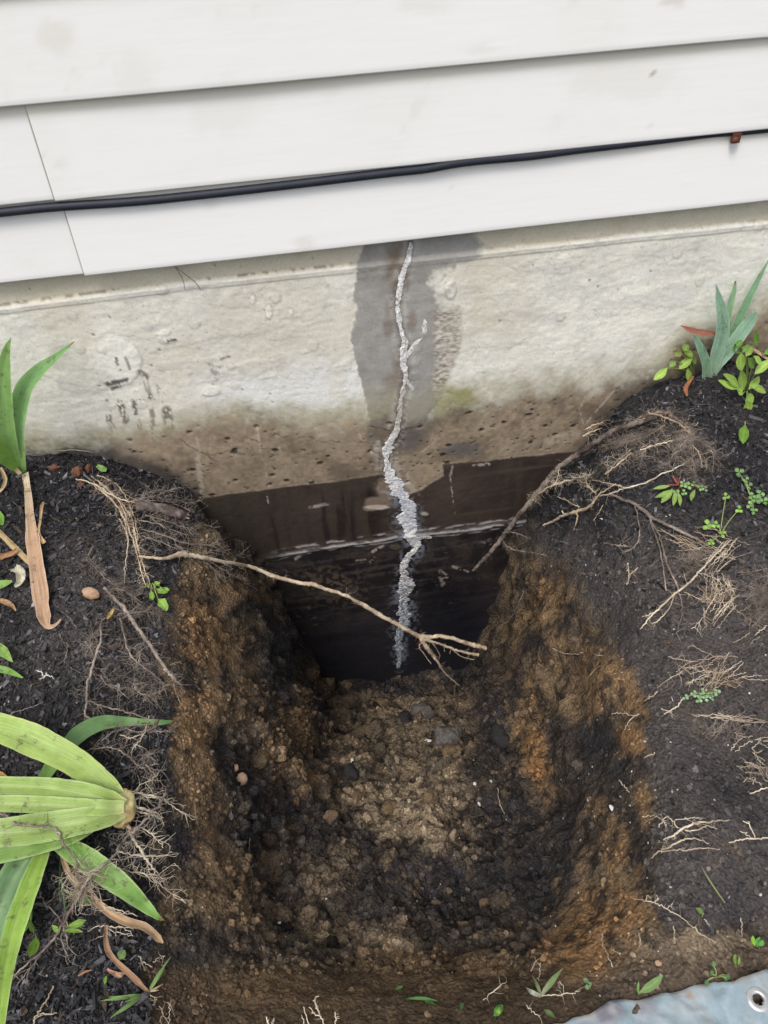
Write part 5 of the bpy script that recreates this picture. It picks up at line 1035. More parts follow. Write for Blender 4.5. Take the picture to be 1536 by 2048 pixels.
for i in range(26):
    a = rg_.uniform(0, 2 * PI); rr = rg_.uniform(0, .8) * R[-1]; T = nrm(P[-1] - P[-3]); A = nrm(np.cross(T, (0, 0, 1))); B_ = np.cross(T, A); p0 = P[-1] + (A * math.cos(a) + B_ * math.sin(a)) * rr - T * .002
    tube(mb, [p0 - b, p0 + T * rg_.uniform(.002, .008) + rg_.normal(0, .001, 3) - b], [.0016, .0004], 4)
mb.build('cut_end', 'wood_cut', cr_)
root('root_spray', 'spray of grey rootlets reaching out over the pit above the cut root', [['y', (262, 1002, 4, -.05), (290, 996, 3.5, -.055), (318, 990, 3, -.06), (345, 978, 2.5, -.06), (370, 976, 1.5, -.06)], ['y', (268, 1000, 3, -.05), (310, 1002, 3, -.06), (350, 1000, 3, -.065), (375, 1006, 2.5, -.07), (402, 1001, 1.2, -.07)],
     ['y', (270, 992, 2.5, -.05), (296, 984, 2, -.055), (325, 980, 2, -.06), (355, 985, 1.5, -.06)], ['y', (272, 1006, 3, -.05), (262, 1024, 3, -.05), (264, 1050, 2.5, -.05)], ['y', (300, 984, 2, -.05), (330, 1000, 2, -.06), (360, 1012, 1.5, -.06), (396, 1030, 1, -.06)]], 'root_grey', (26, .028, .0004, 1), 28, cat='roots', grav=.1)
root('root_spray', 'spray of grey rootlets reaching out over the pit below the cut root', [['y', (276, 1040, 2.5, -.10), (310, 1046, 2.5, -.11), (345, 1060, 2, -.11), (375, 1070, 1.5, -.11)], ['y', (282, 1058, 2.5, -.11), (320, 1068, 3, -.12), (370, 1085, 3, -.13), (420, 1090, 2.5, -.13), (452, 1088, 1.2, -.13)], ['y', (290, 1030, 2, -.10), (340, 1045, 2, -.10), (380, 1056, 2, -.10), (434, 1054, 1, -.10)],
     ['y', (285, 1072, 2.5, -.12), (310, 1080, 2.5, -.13), (350, 1095, 2, -.14), (372, 1104, 1.5, -.14)], ['y', (300, 1032, 2, -.09), (322, 1052, 2, -.10), (342, 1062, 1.5, -.10)]], 'root_grey', (30, .026, .0004, 1), 29, cat='roots', grav=.1)
# the long pale root across the pit
b = on_plane_y(280, 1114, -.12)
lr = root('long_root', 'long pale root bridging the pit in front of the black wall, frayed at its end', [
    ['y', (278, 1113, 5, -.125), (305, 1116, 6, -.13), (336, 1116, 8, -.135), (362, 1108, 12, -.14), (390, 1112, 9, -.145), (420, 1118, 8.5, -.15), (470, 1128, 8, -.155), (510, 1136, 8, -.16), (552, 1154, 8, -.165), (600, 1166, 8, -.17), (626, 1169, 9, -.175), (650, 1178, 7.5, -.18), (690, 1190, 7.5, -.185), (725, 1209, 7.5, -.19), (765, 1233, 8, -.195), (800, 1252, 8, -.20), (830, 1268, 9, -.205), (842, 1275, 12, -.205)],
    ['y', (838, 1272, 9, -.205), (858, 1274, 8, -.205), (880, 1272, 8, -.205), (905, 1277, 8, -.205), (935, 1287, 8.5, -.205), (956, 1292, 9, -.205), (971, 1297, 8, -.205)],
    ['y', (842, 1276, 8, -.208), (866, 1284, 6, -.21), (890, 1291, 5, -.21), (912, 1300, 5, -.21), (935, 1306, 5, -.21), (957, 1310, 6, -.21)],
    ['y', (842, 1278, 9, -.21), (852, 1292, 9, -.215), (864, 1308, 8, -.215), (874, 1322, 5, -.22), (884, 1338, 4, -.22), (898, 1354, 3, -.22), (918, 1371, 2, -.22)],
    ['y', (846, 1282, 3, -.21), (838, 1294, 3, -.212), (848, 1308, 2, -.214), (860, 1324, 2, -.216), (862, 1328, 1.5, -.216)],
    ['y', (862, 1284, 3, -.21), (872, 1296, 2.5, -.21), (880, 1310, 2, -.21), (876, 1320, 1.5, -.212)],
    ['y', (905, 1300, 2.5, -.21), (925, 1314, 2, -.21), (948, 1319, 1.5, -.21)]], 'root_tan', (7, .02, .0004, 1), 30, grav=.2, only=[0, 2, 3], jit=.0004)
mb = MB(); rg_ = np.random.default_rng(8); pj = on_plane_y(842, 1275, -.205)
for i in range(26):
    d = rg_.normal(0, 1, 3); d[2] -= .4; hair(mb, pj + rg_.normal(0, .003, 3), d, rg_.uniform(.008, .022), rg_.uniform(.0006, .0016), rg_, 1, .3, .6, free=True)
o = mb.build('frayed_bark', 'rhizome', lr); 
for v in o.data.vertices: v.co -= lr.location
root('root_spray', 'grey rootlets fanning down from the start of the long bridging root', [['y', (392, 1112, 3, -.15), (420, 1122, 3, -.16), (450, 1142, 3, -.165), (480, 1158, 2.5, -.17), (514, 1180, 1.5, -.17)], ['y', (400, 1116, 2.5, -.15), (428, 1140, 2, -.16), (440, 1155, 1.5, -.16)], ['y', (380, 1106, 3, -.14), (360, 1096, 3, -.14), (350, 1088, 2, -.13)],
     ['y', (405, 1110, 2, -.15), (430, 1100, 2, -.15), (462, 1108, 1.5, -.15), (482, 1115, 1, -.15)]], 'root_grey', (34, .022, .0004, 1), 31, cat='roots')
# left bank: hairy roots
root('hairy_root', 'straight grey hairy root slanting down the left bank', [[(208, 1176, 6), (228, 1196, 6.5), (250, 1218, 7), (264, 1240, 7.5), (280, 1262, 7), (300, 1290, 7), (318, 1318, 6.5), (334, 1342, 7), (348, 1358, 6), (364, 1372, 3)], [(350, 1352, 3), (348, 1374, 3), (356, 1392, 3), (362, 1412, 1.5)], [(340, 1330, 2), (352, 1326, 2), (366, 1322, 1)]], 'root_grey', (34, .024, .00042, 2), 32, lift=.012, only=[0])
root('hairy_root', 'curving hairy root on the left mulch ending in a fork', [[(210, 1236, 3), (200, 1248, 4), (202, 1280, 5.5), (194, 1304, 6), (184, 1340, 6.5), (174, 1370, 6), (174, 1402, 5.5), (170, 1428, 4.5), (186, 1442, 4), (210, 1462, 3)], [(176, 1402, 4), (206, 1412, 4), (236, 1420, 4), (268, 1428, 4), (298, 1440, 3.5)], [(296, 1438, 3), (290, 1460, 3), (276, 1482, 3), (262, 1496, 2)], [(264, 1424, 3), (250, 1442, 3), (230, 1460, 3), (203, 1482, 2.5)]], 'root_grey', (26, .024, .00042, 2), 33, lift=.010, only=[0, 1])
root('hairy_root', 'thin hairy root between the two larger left bank roots', [[(240, 1236, 3), (246, 1260, 4), (252, 1285, 4), (262, 1312, 4), (282, 1330, 3.5), (304, 1346, 3.5), (322, 1362, 3), (328, 1372, 2.5), (318, 1388, 2)], [(272, 1312, 3), (280, 1306, 3), (276, 1330, 3), (266, 1340, 2)], [(200, 1350, 2.5), (210, 1366, 2.5), (230, 1374, 2), (250, 1390, 1)]], 'root_grey', (60, .026, .0004, 2), 34, lift=.010)
root('root_mat', 'grey felt of fine roots under the left bank roots', [[(235, 1230, 2), (262, 1226, 2), (290, 1224, 2), (320, 1230, 1)], [(270, 1350, 2), (268, 1375, 2), (286, 1390, 2), (306, 1396, 1)], [(215, 1180, 2), (240, 1178, 2), (265, 1190, 2), (270, 1195, 1)], [(196, 1260, 2), (180, 1280, 2), (182, 1300, 1)]], 'root_grey', (150, .026, .0004, 2), 35, cat='roots', lift=.008)
root('fine_roots', 'faint fine roots scribbled over the mulch above the oval stone', [[(172, 1118, 1.5), (196, 1140, 1.5), (220, 1165, 1.5), (250, 1180, 1)], [(188, 1092, 1.5), (176, 1110, 1.5), (190, 1130, 1.5), (214, 1150, 1)], [(225, 1170, 1.5), (250, 1165, 1.5), (272, 1162, 1)]], 'root_grey', (60, .016, .0003, 1), 36, cat='roots', lift=.004)
root('rootlet', 'tiny knotted white rootlet on the mulch', [[(72, 1340, 2), (84, 1344, 3), (86, 1352, 3), (98, 1350, 3), (108, 1358, 1.5)], [(78, 1358, 2), (90, 1354, 3), (94, 1346, 2)]], 'stone_white', (10, .006, .0004, 0), 37)
root('rootlet', 'thin grey rootlet left of the curving hairy root', [[(118, 1268, 1.5), (126, 1282, 2), (136, 1290, 2.5), (134, 1304, 2.5), (131, 1318, 1)]], 'root_grey', (20, .01, .0003, 1), 38)
root('rootlet', 'hair thin root curving over the mulch at the left edge', [[(10, 1440, 1.5), (30, 1424, 1.8), (54, 1418, 1.8), (86, 1404, 1)]], 'root_grey', seed=39)
root('rootlet', 'thin pale root near the end of the brown iris leaf', [[(122, 1222, 1.2), (136, 1232, 1.5), (146, 1246, 1.5), (153, 1258, 1)]], 'root_grey', seed=40)
root('root_cluster', 'loose grey rootlets above the uprooted iris roots', [[(180, 1498, 2.5), (200, 1496, 3), (222, 1496, 3.5), (246, 1504, 4), (264, 1520, 4), (278, 1532, 3), (290, 1538, 2)], [(250, 1456, 2.5), (280, 1464, 3), (320, 1462, 2.5), (352, 1463, 1.5)], [(290, 1530, 3), (312, 1540, 2.5), (334, 1540, 1.5)], [(312, 1546, 3), (304, 1566, 3), (292, 1586, 2)], [(290, 1508, 2.5), (306, 1518, 2), (316, 1530, 1.5)], [(262, 1520, 3), (282, 1510, 2), (300, 1506, 1)], [(270, 1464, 2), (252, 1458, 2), (238, 1462, 1.5)]], 'root_grey', (46, .022, .0004, 2), 41, cat='roots', lift=.010)
root('root_cluster', 'thin bent roots below the dark green iris leaf near the pit edge', [[(298, 1432, 2.5), (292, 1460, 3), (276, 1486, 2.5), (268, 1492, 1.5)], [(240, 1470, 2), (262, 1476, 2), (276, 1470, 1.5)]], 'root_pale', (26, .014, .0004, 1), 42, cat='roots', lift=.014)
root('rootlet', 'hair fine root hanging down the left wall of the pit', [[(500, 1676, 2.2), (498, 1700, 2.5), (504, 1730, 2.5), (502, 1770, 2.5), (506, 1800, 2), (496, 1845, 1.5), (494, 1870, 1)]], 'root_grey', seed=43, lift=.006)
root('rootlet', 'thin pale root on the right of the pit floor', [[(995, 1576, 2), (998, 1600, 2), (1006, 1622, 1.6), (1014, 1642, 1)]], 'root_pale', seed=44, lift=.004)
# needles caught under the siding
root('pine_needle', 'two thin brown needles hanging from under the siding at the left', [['y', (349, 533, 1.4, -.012), (358, 545, 1.5, -.012), (366, 560, 1.5, -.008), (370, 580, 1.2, -.006)], ['y', (352, 534, 1.4, -.013), (372, 550, 1.6, -.013), (390, 564, 1.6, -.008), (402, 581, 1.4, -.006)]], 'rhizome', seed=45, cat='needle', jit=.0001)
# right side
root('long_root', 'smooth grey root curving from the right bank down across the black wall', [['y', (1342, 826, 8, -.13), (1318, 830, 9, -.12), (1290, 842, 10, -.115), (1258, 850, 11, -.11), (1226, 862, 11, -.10), (1198, 880, 11, -.09), (1172, 897, 11, -.08), (1150, 912, 11, -.07), (1124, 930, 11, -.065), (1104, 950, 11, -.06), (1084, 975, 11, -.058), (1062, 1002, 11, -.056), (1040, 1028, 10, -.055), (1018, 1056, 10, -.054), (996, 1086, 9, -.052), (978, 1108, 8, -.05), (962, 1124, 7, -.048), (946, 1141, 4, -.046)]], 'root_bark', (5, .016, .0004, 1), 50, k=9, jit=.0007)
root('side_root', 'thin pale side root below the smooth grey root, feathery with rootlets', [['y', (1178, 950, 3, -.10), (1150, 958, 4, -.10), (1120, 966, 4, -.095), (1094, 976, 4, -.09), (1072, 992, 3, -.085), (1064, 1004, 2, -.085)], ['y', (1180, 948, 3, -.10), (1172, 965, 3, -.10), (1190, 985, 2.5, -.10)], ['y', (1118, 936, 2, -.07), (1116, 955, 2, -.075), (1108, 970, 1.5, -.08)]], 'root_pale', (70, .02, .0004, 2), 51)
root('side_root', 'pale knobbly root stub pointing down left on the right bank', [[(1232, 968, 2.5), (1205, 984, 3.5), (1192, 996, 4.5), (1180, 1014, 6), (1150, 1024, 6.5), (1124, 1032, 6), (1108, 1042, 5), (1086, 1051, 3)], [(1148, 1022, 4), (1156, 1034, 4), (1148, 1060, 3)], [(1130, 1030, 3), (1124, 1022, 3)], [(1110, 990, 2), (1130, 1000, 2.5), (1160, 1014, 2)]], 'root_tan', (8, .012, .0004, 1), 52, lift=.014)
root('side_root', 'long thin pale root sweeping right toward the red stemmed clover', [[(1190, 994, 3), (1220, 988, 3.5), (1252, 976, 3.5), (1290, 966, 3.5), (1320, 950, 3.5), (1350, 938, 3), (1378, 920, 2.5)], [(1185, 960, 2), (1215, 966, 2.5), (1250, 975, 2.5)]], 'root_pale', (12, .016, .0004, 1), 53, lift=.010)
root('root_mass', 'dense tangled mass of fine roots at the rim of the right bank', [[(1240, 860, 4), (1270, 842, 5), (1300, 828, 5.5), (1330, 826, 5), (1356, 840, 4.5), (1376, 858, 4), (1380, 872, 3)], [(1330, 850, 3), (1300, 870, 3), (1270, 880, 3), (1240, 890, 2)], [(1376, 872, 4), (1350, 880, 3), (1320, 890, 3), (1290, 900, 2.5), (1280, 930, 2)], [(1376, 876, 4), (1400, 884, 3), (1425, 900, 3), (1426, 945, 2)],
     [(1380, 880, 3.5), (1384, 910, 3), (1388, 940, 3), (1392, 965, 2)], [(1374, 880, 3), (1356, 900, 2.5), (1330, 930, 2)], [(1200, 895, 3), (1240, 882, 3), (1280, 870, 2)], [(1260, 900, 3), (1238, 920, 3), (1212, 944, 2)]], 'root_grey', (120, .032, .0004, 2), 54, cat='roots', lift=.012, hm='root_grey')
root('root_mass', 'tan wiry roots radiating over the tangled mass on the right bank', [[(1298, 826, 4, .02), (1330, 835, 4, .02), (1358, 848, 4, .02), (1378, 866, 4, .018)], [(1280, 900, 3, .016), (1310, 890, 3.5, .018), (1345, 882, 3, .018)], [(1262, 905, 3, .014), (1240, 925, 3.5, .014), (1210, 948, 3, .012)], [(1290, 836, 4, .02), (1262, 848, 4, .018), (1240, 862, 3, .016)], [(1386, 890, 3), (1400, 912, 3), (1404, 935, 2)], [(1172, 858, 2.5), (1190, 850, 2.5), (1206, 844, 2)], [(1166, 872, 3), (1182, 864, 3), (1204, 856, 2)]], 'root_tan', (22, .03, .0005, 1), 55, cat='roots', lift=.014)
root('forked_root', 'grey branching root running down right from the pit rim, middle right', [[(1222, 990, 4), (1250, 1000, 6), (1275, 1012, 7), (1300, 1032, 7), (1330, 1048, 6), (1360, 1062, 6), (1395, 1080, 4)], [(1292, 1026, 4), (1310, 1055, 4), (1324, 1090, 4), (1336, 1130, 4), (1352, 1170, 4), (1362, 1200, 3.5), (1364, 1220, 3), (1358, 1250, 2), (1352, 1268, 1)], [(1300, 1040, 3), (1314, 1078, 3.5), (1322, 1110, 3.5), (1328, 1150, 3.5), (1332, 1180, 3)], [(1270, 1012, 3), (1276, 1040, 2.5), (1280, 1070, 3), (1270, 1092, 3), (1250, 1104, 3)], [(1208, 1086, 2.5), (1230, 1090, 3), (1254, 1092, 2.5)]], 'root_grey', (20, .02, .0004, 1), 56, lift=.010)
root('forked_root', 'pale slender root slanting down left to a small clod, right bank', [[(1462, 1080, 3), (1430, 1110, 4), (1400, 1142, 4.5), (1380, 1164, 5), (1350, 1188, 5), (1320, 1215, 4.5), (1300, 1235, 4), (1280, 1258, 3)], [(1350, 1188, 3), (1340, 1212, 3), (1318, 1240, 3), (1306, 1248, 2)], [(1284, 1234, 2), (1300, 1228, 2.5), (1320, 1218, 2)], [(1430, 1190, 2), (1414, 1220, 2.5), (1400, 1242, 2), (1383, 1258, 1.5)]], 'root_pale', (10, .016, .0004, 1), 57, lift=.010)
def straws(name, label, cx, cy, rx, ry, ang, n, Lpx, seed, m='root_pale', w=3.0, sp=.35, hairs=(5, .012, .0003, 0), lift=.010):
    rng = np.random.default_rng(seed); L = []; w = w * .5; n = int(n * 1.25); rx *= 1.25; ry *= 1.25
    for i in range(n):
        x, y = cx + rng.normal(0, rx * .5), cy + rng.normal(0, ry * .5); a = math.radians(ang) + rng.normal(0, sp); l = Lpx * rng.uniform(.5, 1.2) / 2; b_ = rng.uniform(-.14, .14) * l; w_ = w * rng.uniform(.5, 1.2)
        L.append([(x - l * math.cos(a), y - l * math.sin(a), w_ * .7), (x - .3 * l * math.cos(a) - b_ * math.sin(a), y - .3 * l * math.sin(a) + b_ * math.cos(a), w_), (x + .4 * l * math.cos(a) - b_ * math.sin(a), y + .4 * l * math.sin(a) + b_ * math.cos(a), w_), (x + l * math.cos(a), y + l * math.sin(a), w_ * .5)])
    return root(name, label, L, m, hairs, seed, cat='straw' if 'straw' in name else 'roots', lift=lift, k=5)
straws('straw_bundle', 'bundle of straw coloured stalks under the small clover, right bank', 1400, 1085, 46, 18, 12, 15, 90, 60, 'root_tan', 3.6, .3)
straws('straw_bundle', 'slanting dry stalks below the small clover at the right', 1440, 1115, 30, 24, -50, 8, 62, 61, 'root_pale', 3.6, .2)
straws('root_cluster', 'fine brown fibres below the straw bundle, right bank', 1385, 1130, 30, 24, -40, 12, 50, 62, 'root_grey', 1.8, .7, (50, .02, .0003, 1))
straws('root_cluster', 'wiry crossing roots near the right edge, level with the pit floor back', 1430, 1185, 36, 26, 30, 14, 55, 63, 'root_tan', 2.4, .7, (24, .014, .0003, 1))
straws('straw_bundle', 'pale slanting stalks below the wiry crossing roots', 1448, 1212, 28, 24, -48, 8, 60, 64, 'root_pale', 3.6, .2)
straws('root_cluster', 'dense brown fibre tuft at the right edge', 1520, 1190, 24, 34, -35, 18, 70, 65, 'root_grey', 2.2, .5, (50, .02, .0003, 1))
straws('straw', 'two short stout pale stalks at the right edge below the fibre tuft', 1512, 1268, 30, 22, -35, 3, 34, 66, 'root_pale', 4, .1, (0, 0, 0, 0))
straws('root_cluster', 'brown wiry roots around the pale bluish clover', 1410, 1358, 44, 22, -18, 12, 76, 67, 'root_tan', 2.6, .55, (20, .014, .0003, 1))
straws('straw', 'long pale stalks crossing above the bluish clover', 1450, 1345, 60, 18, -14, 6, 80, 68, 'root_pale', 3.4, .3, (0, 0, 0, 0))
root('thin_root', 'slender bent pale root above the bluish clover, right bank', [[(1336, 1314, 1.5), (1362, 1320, 2.5), (1390, 1323, 2.5), (1420, 1316, 2.5), (1440, 1311, 2), (1476, 1315, 1.5)], [(1384, 1290, 1), (1410, 1305, 1.5), (1432, 1314, 1.5)], [(1440, 1312, 2), (1420, 1326, 2), (1412, 1342, 1.5)]], 'root_pale', (10, .012, .0003, 1), 69, lift=.006)
root('thin_root', 'hooked pale root left of the bluish clover', [[(1328, 1428, 3), (1345, 1420, 3.5), (1358, 1408, 3), (1366, 1396, 2.5)], [(1322, 1416, 1.5), (1340, 1424, 2), (1344, 1436, 1.5)]], 'root_pale', (10, .01, .0003, 1), 70)
straws('straw_bundle', 'long horizontal pale stalks below the bluish clover', 1470, 1436, 60, 7, 3, 7, 110, 71, 'root_pale', 3.4, .08)
straws('root_cluster', 'thin grey roots beneath the horizontal stalks at the right', 1450, 1455, 50, 20, -60, 10, 55, 72, 'root_grey', 2, .5, (24, .014, .0003, 1))
straws('straw', 'scattered short stalks at the right edge, middle height', 1505, 1480, 26, 26, -25, 7, 34, 73, 'root_pale', 3, .4, (0, 0, 0, 0))
straws('root_cluster', 'small curled roots at the right edge below the short stalks', 1510, 1530, 20, 36, 10, 10, 34, 74, 'root_pale', 2.6, .7, (14, .01, .0003, 1))
root('thin_root', 'pale Y shaped rootlet on the orange patch of the right bank', [[(1224, 1428, 2), (1244, 1426, 2.5), (1264, 1431, 2.5), (1278, 1429, 2)], [(1272, 1430, 2), (1256, 1444, 2), (1248, 1460, 1.5)]], 'root_pale', seed=75, lift=.006)
root('thin_root', 'short pale twig beside the orange patch at the right', [[(1316, 1384, 2), (1308, 1390, 3), (1298, 1396, 3), (1288, 1402, 2)], [(1296, 1396, 2), (1300, 1388, 1.5)]], 'root_pale', seed=76, lift=.006)
root('thin_root', 'thin pale root on the brown upper right wall of the pit', [[(1105, 1297, 1.5), (1122, 1304, 2.5), (1145, 1309, 2.5), (1166, 1305, 2)], [(1184, 1306, 1), (1200, 1311, 1.5), (1206, 1311, 1)]], 'root_pale', seed=77, lift=.005)
root('thin_root', 'fine bent root on the tan soil of the right wall', [[(1200, 1332, 1.5), (1188, 1342, 2), (1180, 1352, 2), (1174, 1362, 1.2)]], 'root_pale', seed=78, lift=.005)
root('thin_root', 'wispy root at the left edge of the right pit wall', [[(1002, 1250, 2), (1018, 1243, 2), (1030, 1222, 2), (1040, 1200, 1.5), (1048, 1184, 1)], [(1034, 1205, 1.5), (1044, 1196, 1.2)]], 'root_grey', (30, .012, .0003, 1), 79, lift=.008)
root('thin_root', 'fine hairy root crossing the shadowed right wall near the long grey root', [['y', (1000, 1074, 2, -.06), (1012, 1090, 2.5, -.075), (1028, 1100, 2.5, -.09), (1052, 1104, 2.5, -.10), (1072, 1106, 2, -.11), (1092, 1112, 1, -.13)], ['y', (1006, 1066, 2, -.06), (1024, 1064, 2, -.075), (1044, 1070, 2, -.09), (1062, 1078, 1, -.10)]], 'root_grey', (40, .014, .0003, 1), 80)
root('thin_root', 'pale crooked root at the top of the right pit slope', [[(1206, 1010, 1.5), (1196, 1028, 2.5), (1186, 1042, 2)], [(1255, 1125, 2), (1258, 1150, 2), (1254, 1170, 2.5)], [(1276, 1135, 2), (1260, 1150, 2.5), (1256, 1168, 2)]], 'root_pale', (20, .012, .0003, 1), 81, lift=.008)
root('root_cluster', 'bundle of pale smooth roots fanned on the lower right bank', [[(1327, 1680, 3), (1350, 1668, 5), (1375, 1652, 5.5), (1400, 1646, 5), (1430, 1642, 4), (1458, 1640, 2)], [(1318, 1655, 2), (1332, 1632, 3), (1342, 1640, 3.5), (1356, 1656, 3)], [(1302, 1716, 2), (1325, 1700, 4), (1350, 1686, 4.5), (1378, 1676, 4), (1400, 1680, 3), (1418, 1686, 2)], [(1322, 1706, 2), (1350, 1700, 3), (1380, 1698, 3.5), (1410, 1696, 3), (1440, 1698, 1.5)], [(1285, 1633, 1), (1310, 1632, 1.5), (1332, 1646, 2)], [(1370, 1660, 3), (1398, 1660, 3), (1414, 1652, 3), (1434, 1658, 2)], [(1350, 1640, 2), (1380, 1636, 2), (1404, 1637, 1.5)]], 'root_pale', (9, .016, .0003, 1), 82, cat='roots', lift=.010)
root('thin_root', 'branched white root at the right edge beside the fanned roots', [[(1458, 1685, 3), (1480, 1680, 3.5), (1510, 1677, 3.5), (1545, 1676, 3)], [(1510, 1676, 2.5), (1502, 1652, 2.5), (1486, 1642, 2)], [(1480, 1662, 1.5), (1498, 1672, 2), (1508, 1677, 2)]], 'root_pale', seed=83, lift=.008)
root('thin_root', 'grey twig at the right edge, lower middle', [[(1500, 1586, 3), (1520, 1580, 3), (1545, 1572, 3)], [(1506, 1568, 2), (1510, 1556, 2)]], 'root_pale', seed=84, lift=.008)
root('thin_root', 'long thin root with curls on the front right slope', [[(1266, 1797, 1.5), (1290, 1801, 2.5), (1312, 1806, 3), (1336, 1820, 3), (1362, 1834, 2.5), (1385, 1852, 2.5), (1404, 1870, 3), (1430, 1884, 1.5)], [(1292, 1800, 2), (1296, 1792, 2), (1302, 1797, 1.5)], [(1308, 1806, 2), (1316, 1798, 2), (1314, 1790, 1.5)], [(1332, 1818, 2), (1346, 1808, 1.2)]], 'root_pale', (5, .01, .0003, 0), 85, lift=.005)
root('thin_root', 'small curled dry root on the front right soil', [[(1206, 1868, 1), (1204, 1882, 1.5), (1210, 1900, 1.5), (1220, 1920, 1.5), (1226, 1934, 1)], [(1222, 1900, 1), (1240, 1906, 1)]], 'root_pale', seed=86, lift=.005)
for (x0, y0, x1, y1, lb) in ((1347, 1852, 1348, 1882, 'short upright pale stalk on the front right soil'), (1482, 1836, 1484, 1872, 'slim dry stalk left of the bright green sprout'), (1238, 1560, 1258, 1585, 'pale splinter on the right pit wall above the white oblong pebble'), (1278, 1866, 1280, 1896, 'thin green grey stalk between the orange soil and the front soil'), (1240, 1602, 1236, 1606, None), (1408, 1838, 1418, 1852, 'dry stalk end below the lone olive leaf'), (1310, 1505, 1288, 1516, 'tan splinter on the orange ledge of the right bank')):
    if lb: root('stalk', lb, [[(x0, y0, 2.5), ((x0 + x1) / 2 + 1, (y0 + y1) / 2, 3), (x1, y1, 2)]], 'root_pale', seed=int(x0), cat='stalk', lift=.008)
root('white_sprigs', 'white forked sprigs standing at the bottom edge in the middle', [[(648, 2054, 3, .004), (640, 2030, 3, .014), (632, 2012, 3, .020), (628, 1998, 2.5, .024), (638, 1992, 1.5, .026)], [(640, 2032, 2.5, .014), (628, 2028, 2.5, .014), (618, 2014, 2, .018)], [(668, 2054, 3, .006), (672, 2040, 3, .012), (670, 2024, 2, .018)]], 'root_pale', (6, .008, .0004, 0), 90, cat='sprig')
root('white_sprigs', 'short white sprigs at the bottom edge, left of the forked ones', [[(620, 2054, 2.5, .004), (612, 2032, 3, .012), (606, 2014, 2, .018)], [(606, 2054, 2.5, .004), (606, 2040, 2, .010), (603, 2030, 1.5, .012)]], 'root_pale', seed=91, cat='sprig')
root('white_sprigs', 'pair of stubby white sprigs at the bottom edge, furthest left', [[(540, 2054, 4, .004), (536, 2044, 4, .008), (532, 2034, 2, .012)], [(544, 2054, 3, .004), (546, 2044, 3, .008), (548, 2036, 2, .010)]], 'root_pale', seed=92, cat='sprig')
root('rootlet', 'fine pale roots beside the bottom left grass tuft', [[(300, 1990, 1.5), (312, 2000, 2), (306, 2010, 1.5)], [(336, 2004, 2), (340, 2020, 2), (336, 2050, 1.5)], [(318, 2012, 1.5), (326, 2024, 1.5), (320, 2044, 1.2)], [(306, 1924, 1.2), (320, 1914, 1.5), (330, 1912, 1)], [(276, 1912, 1.2), (290, 1926, 1.5), (304, 1934, 1)]], 'root_pale', (16, .01, .0003, 1), 93, cat='roots')
root('dry_stalks', 'thin dry stalks crossing around the grey green weed tuft', [[(1062, 1942, 2), (1072, 1922, 2.5), (1088, 1910, 2)], [(1078, 1960, 2), (1080, 1940, 2), (1080, 1926, 1.5)], [(1084, 1992, 2), (1110, 1990, 2.5), (1140, 1988, 2.5), (1156, 1984, 2)], [(1120, 1962, 2), (1128, 1980, 2), (1122, 1992, 2)], [(1052, 2010, 2), (1066, 2024, 2), (1078, 2034, 1.5)], [(966, 2000, 1.5), (990, 1980, 2), (1014, 1964, 1.5)]], 'root_pale', (10, .01, .0003, 0), 94, cat='stalks')
root('thin_root', 'fine brown root tips at the wall corner left of the cut root', [[(185, 905, 2), (150, 900, 2.5), (110, 902, 2.5), (70, 908, 3), (40, 910, 2)]], 'root_grey', (6, .01, .0003, 0), 95, lift=.004)

# =================================================================== THE TARP
edge = [(940, 2086), (1010, 2070), (1100, 2046), (1150, 2032), (1230, 2006), (1300, 1990), (1350, 1979), (1420, 1967), (1480, 1958), (1536, 1944), (1640, 1920), (1780, 1890)]
E3 = np.array([G(a, b_, .006, wall=False) for a, b_ in edge]); E3[:, 2] = np.maximum(E3[:, 2], -.02) + .008
E3 = smooth_path(E3, 14); S_ = np.concatenate([[0], np.cumsum(np.linalg.norm(np.diff(E3, axis=0), axis=1))]); nE = int(S_[-1] / .0035); s_ = np.linspace(0, S_[-1], nE); E3 = np.stack([np.interp(s_, S_, E3[:, i]) for i in range(3)], 1)
T_ = np.gradient(E3, axis=0); T_ /= np.linalg.norm(T_, axis=1)[:, None]; In = np.cross(T_, (0, 0, 1)); In = np.where(In[:, 1:2] > 0, -In, In); In = In * .35 + np.array((.25, -.97, 0)) * .65; In /= np.linalg.norm(In, axis=1)[:, None]
dist = np.concatenate([np.arange(0, .16, .0035), np.linspace(.165, .75, 22)]); nD = len(dist)
q = np.stack([s_, np.zeros(nE), np.zeros(nE)], 1); rag = fbm(q, 45, 4, 500) * .0022
V = E3[:, None] + In[:, None] * (dist[None, :, None] + rag[:, None, None] * np.exp(-dist / .01)[None, :, None]); V = V.reshape(-1, 3)
wv = fbm(V, 5, 2, 510) * .0025 + fbm(V * np.array([1, .3, 1]), 22, 2, 511) * .0004; dd_ = np.tile(dist, nE); V[:, 2] = -.012 + wv + .012 * ss(0, .02, dd_) * ss(.2, .02, dd_) + .0
hz_ = np.array([HT(x, y) for x, y in V[:, :2]]); V[:, 2] = np.maximum(V[:, 2], hz_ + .003) ; 
px, py = proj(V); n1 = fbm(V, 9, 4, 520); n2 = fbm(V, 45, 4, 521); n3 = fbm(V, 150, 3, 522)
c = np.ones((len(V), 3)) * np.array((.22, .285, .32)); c = mixc(c, (.30, .35, .375), ss(0, .6, n2) * .6); c = mixc(c, (.16, .24, .29), ss(.1, .7, -n1) * .5)
def tb(cx, cy, rx, ry, k=1): return ss(1.3, .6, np.hypot((px - cx) / rx, (py - cy) / ry) + .5 * n2 + .2 * n3) * k
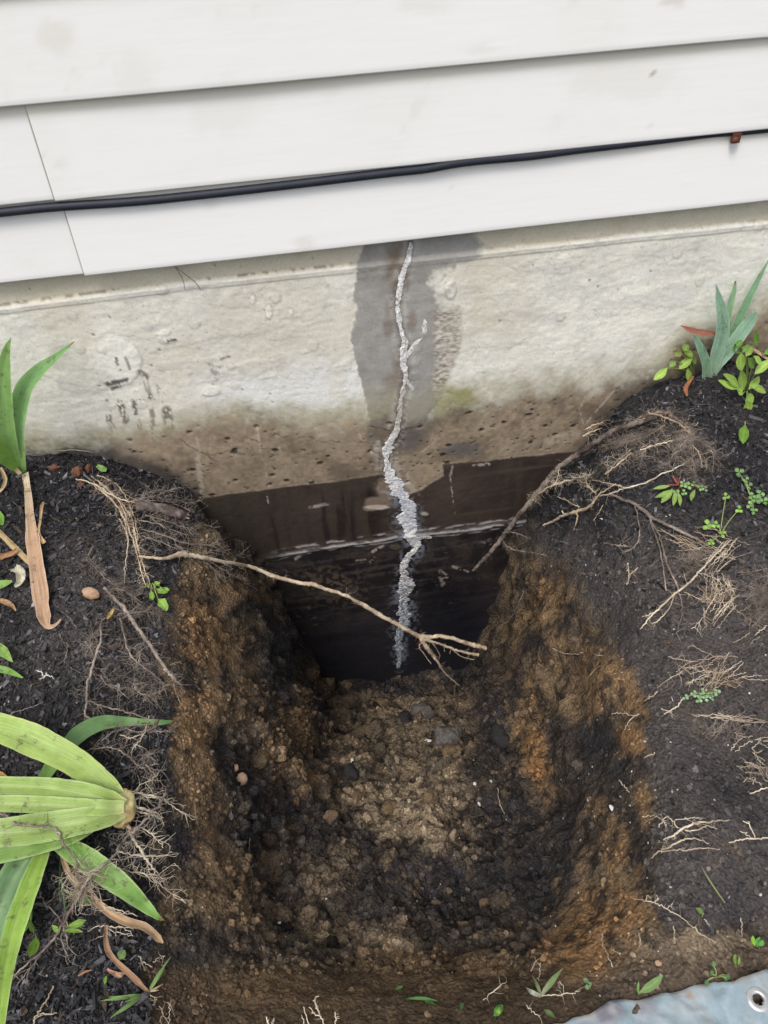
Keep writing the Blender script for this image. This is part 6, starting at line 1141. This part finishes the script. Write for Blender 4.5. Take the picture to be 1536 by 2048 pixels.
c = mixc(c, (.17, .15, .18), np.clip(tb(1210, 2030, 34, 24, .85) + tb(1290, 2015, 26, 30, .6) + tb(1170, 2050, 22, 12, .6), 0, 1)); c = mixc(c, (.28, .20, .15), np.clip(tb(1381, 1992, 10, 11, .9) + tb(1470, 1962, 30, 6, .6), 0, 1))
c = mixc(c, (.25, .22, .18), ss(.006, .0, dd_) * ss(-.2, .5, n3 + n2) * .7); c = mixc(c, (.42, .45, .46), ss(.25, .6, n3) * .3); c = mixc(c, (.13, .11, .09), ss(.35, .8, n3 + .4 * n2) * .35)
tp = G(1300, 2030, .01, wall=False); tarp = empty('tarp', tp, 'worn pale blue grey tarp with a metal grommet in the bottom right corner', 'tarp')
gc = on_plane_z(1516, 1999, .004); fc = grid_faces(nE, nD); 
cen = V[fc].mean(1); rr = np.hypot(cen[:, 0] - gc[0], cen[:, 1] - gc[1]); near_ = np.hypot(V[:, 0] - gc[0], V[:, 1] - gc[1]) < .03
gz = V[near_, 2].max() + .002 if near_.any() else 0; gc = on_plane_z(1516, 1999, gz + .001)
rr = np.hypot(cen[:, 0] - gc[0], cen[:, 1] - gc[1]); V[:, 2] = np.where(np.hypot(V[:, 0] - gc[0], V[:, 1] - gc[1]) < .03, gz, V[:, 2]); fc = fc[rr > .0055]
mb = MB(); mb.add(V - tp, fc, c); o = mb.build('sheet', 'tarp', tarp); md = o.modifiers.new('thick', 'SOLIDIFY'); md.thickness = .0014; md.offset = -1
an = np.linspace(0, 2 * PI, 41)[:-1]; prof = [(.0048, -.003), (.0046, .0004), (.0052, .0012), (.0068, .0015), (.0090, .0010), (.0101, .0003), (.0103, -.0006), (.0101, -.003)]
Vg = np.array([(r_ * math.cos(a), r_ * math.sin(a), z_) for r_, z_ in prof for a in an]) + (gc - tp); a_ = np.arange(len(Vg)).reshape(len(prof), 40); b_ = np.roll(a_, -1, 1)
mb = MB(); mb.add(Vg, np.stack([a_[:-1].ravel(), b_[:-1].ravel(), b_[1:].ravel(), a_[1:].ravel()], 1)); mb.build('grommet', 'grommet', tarp)
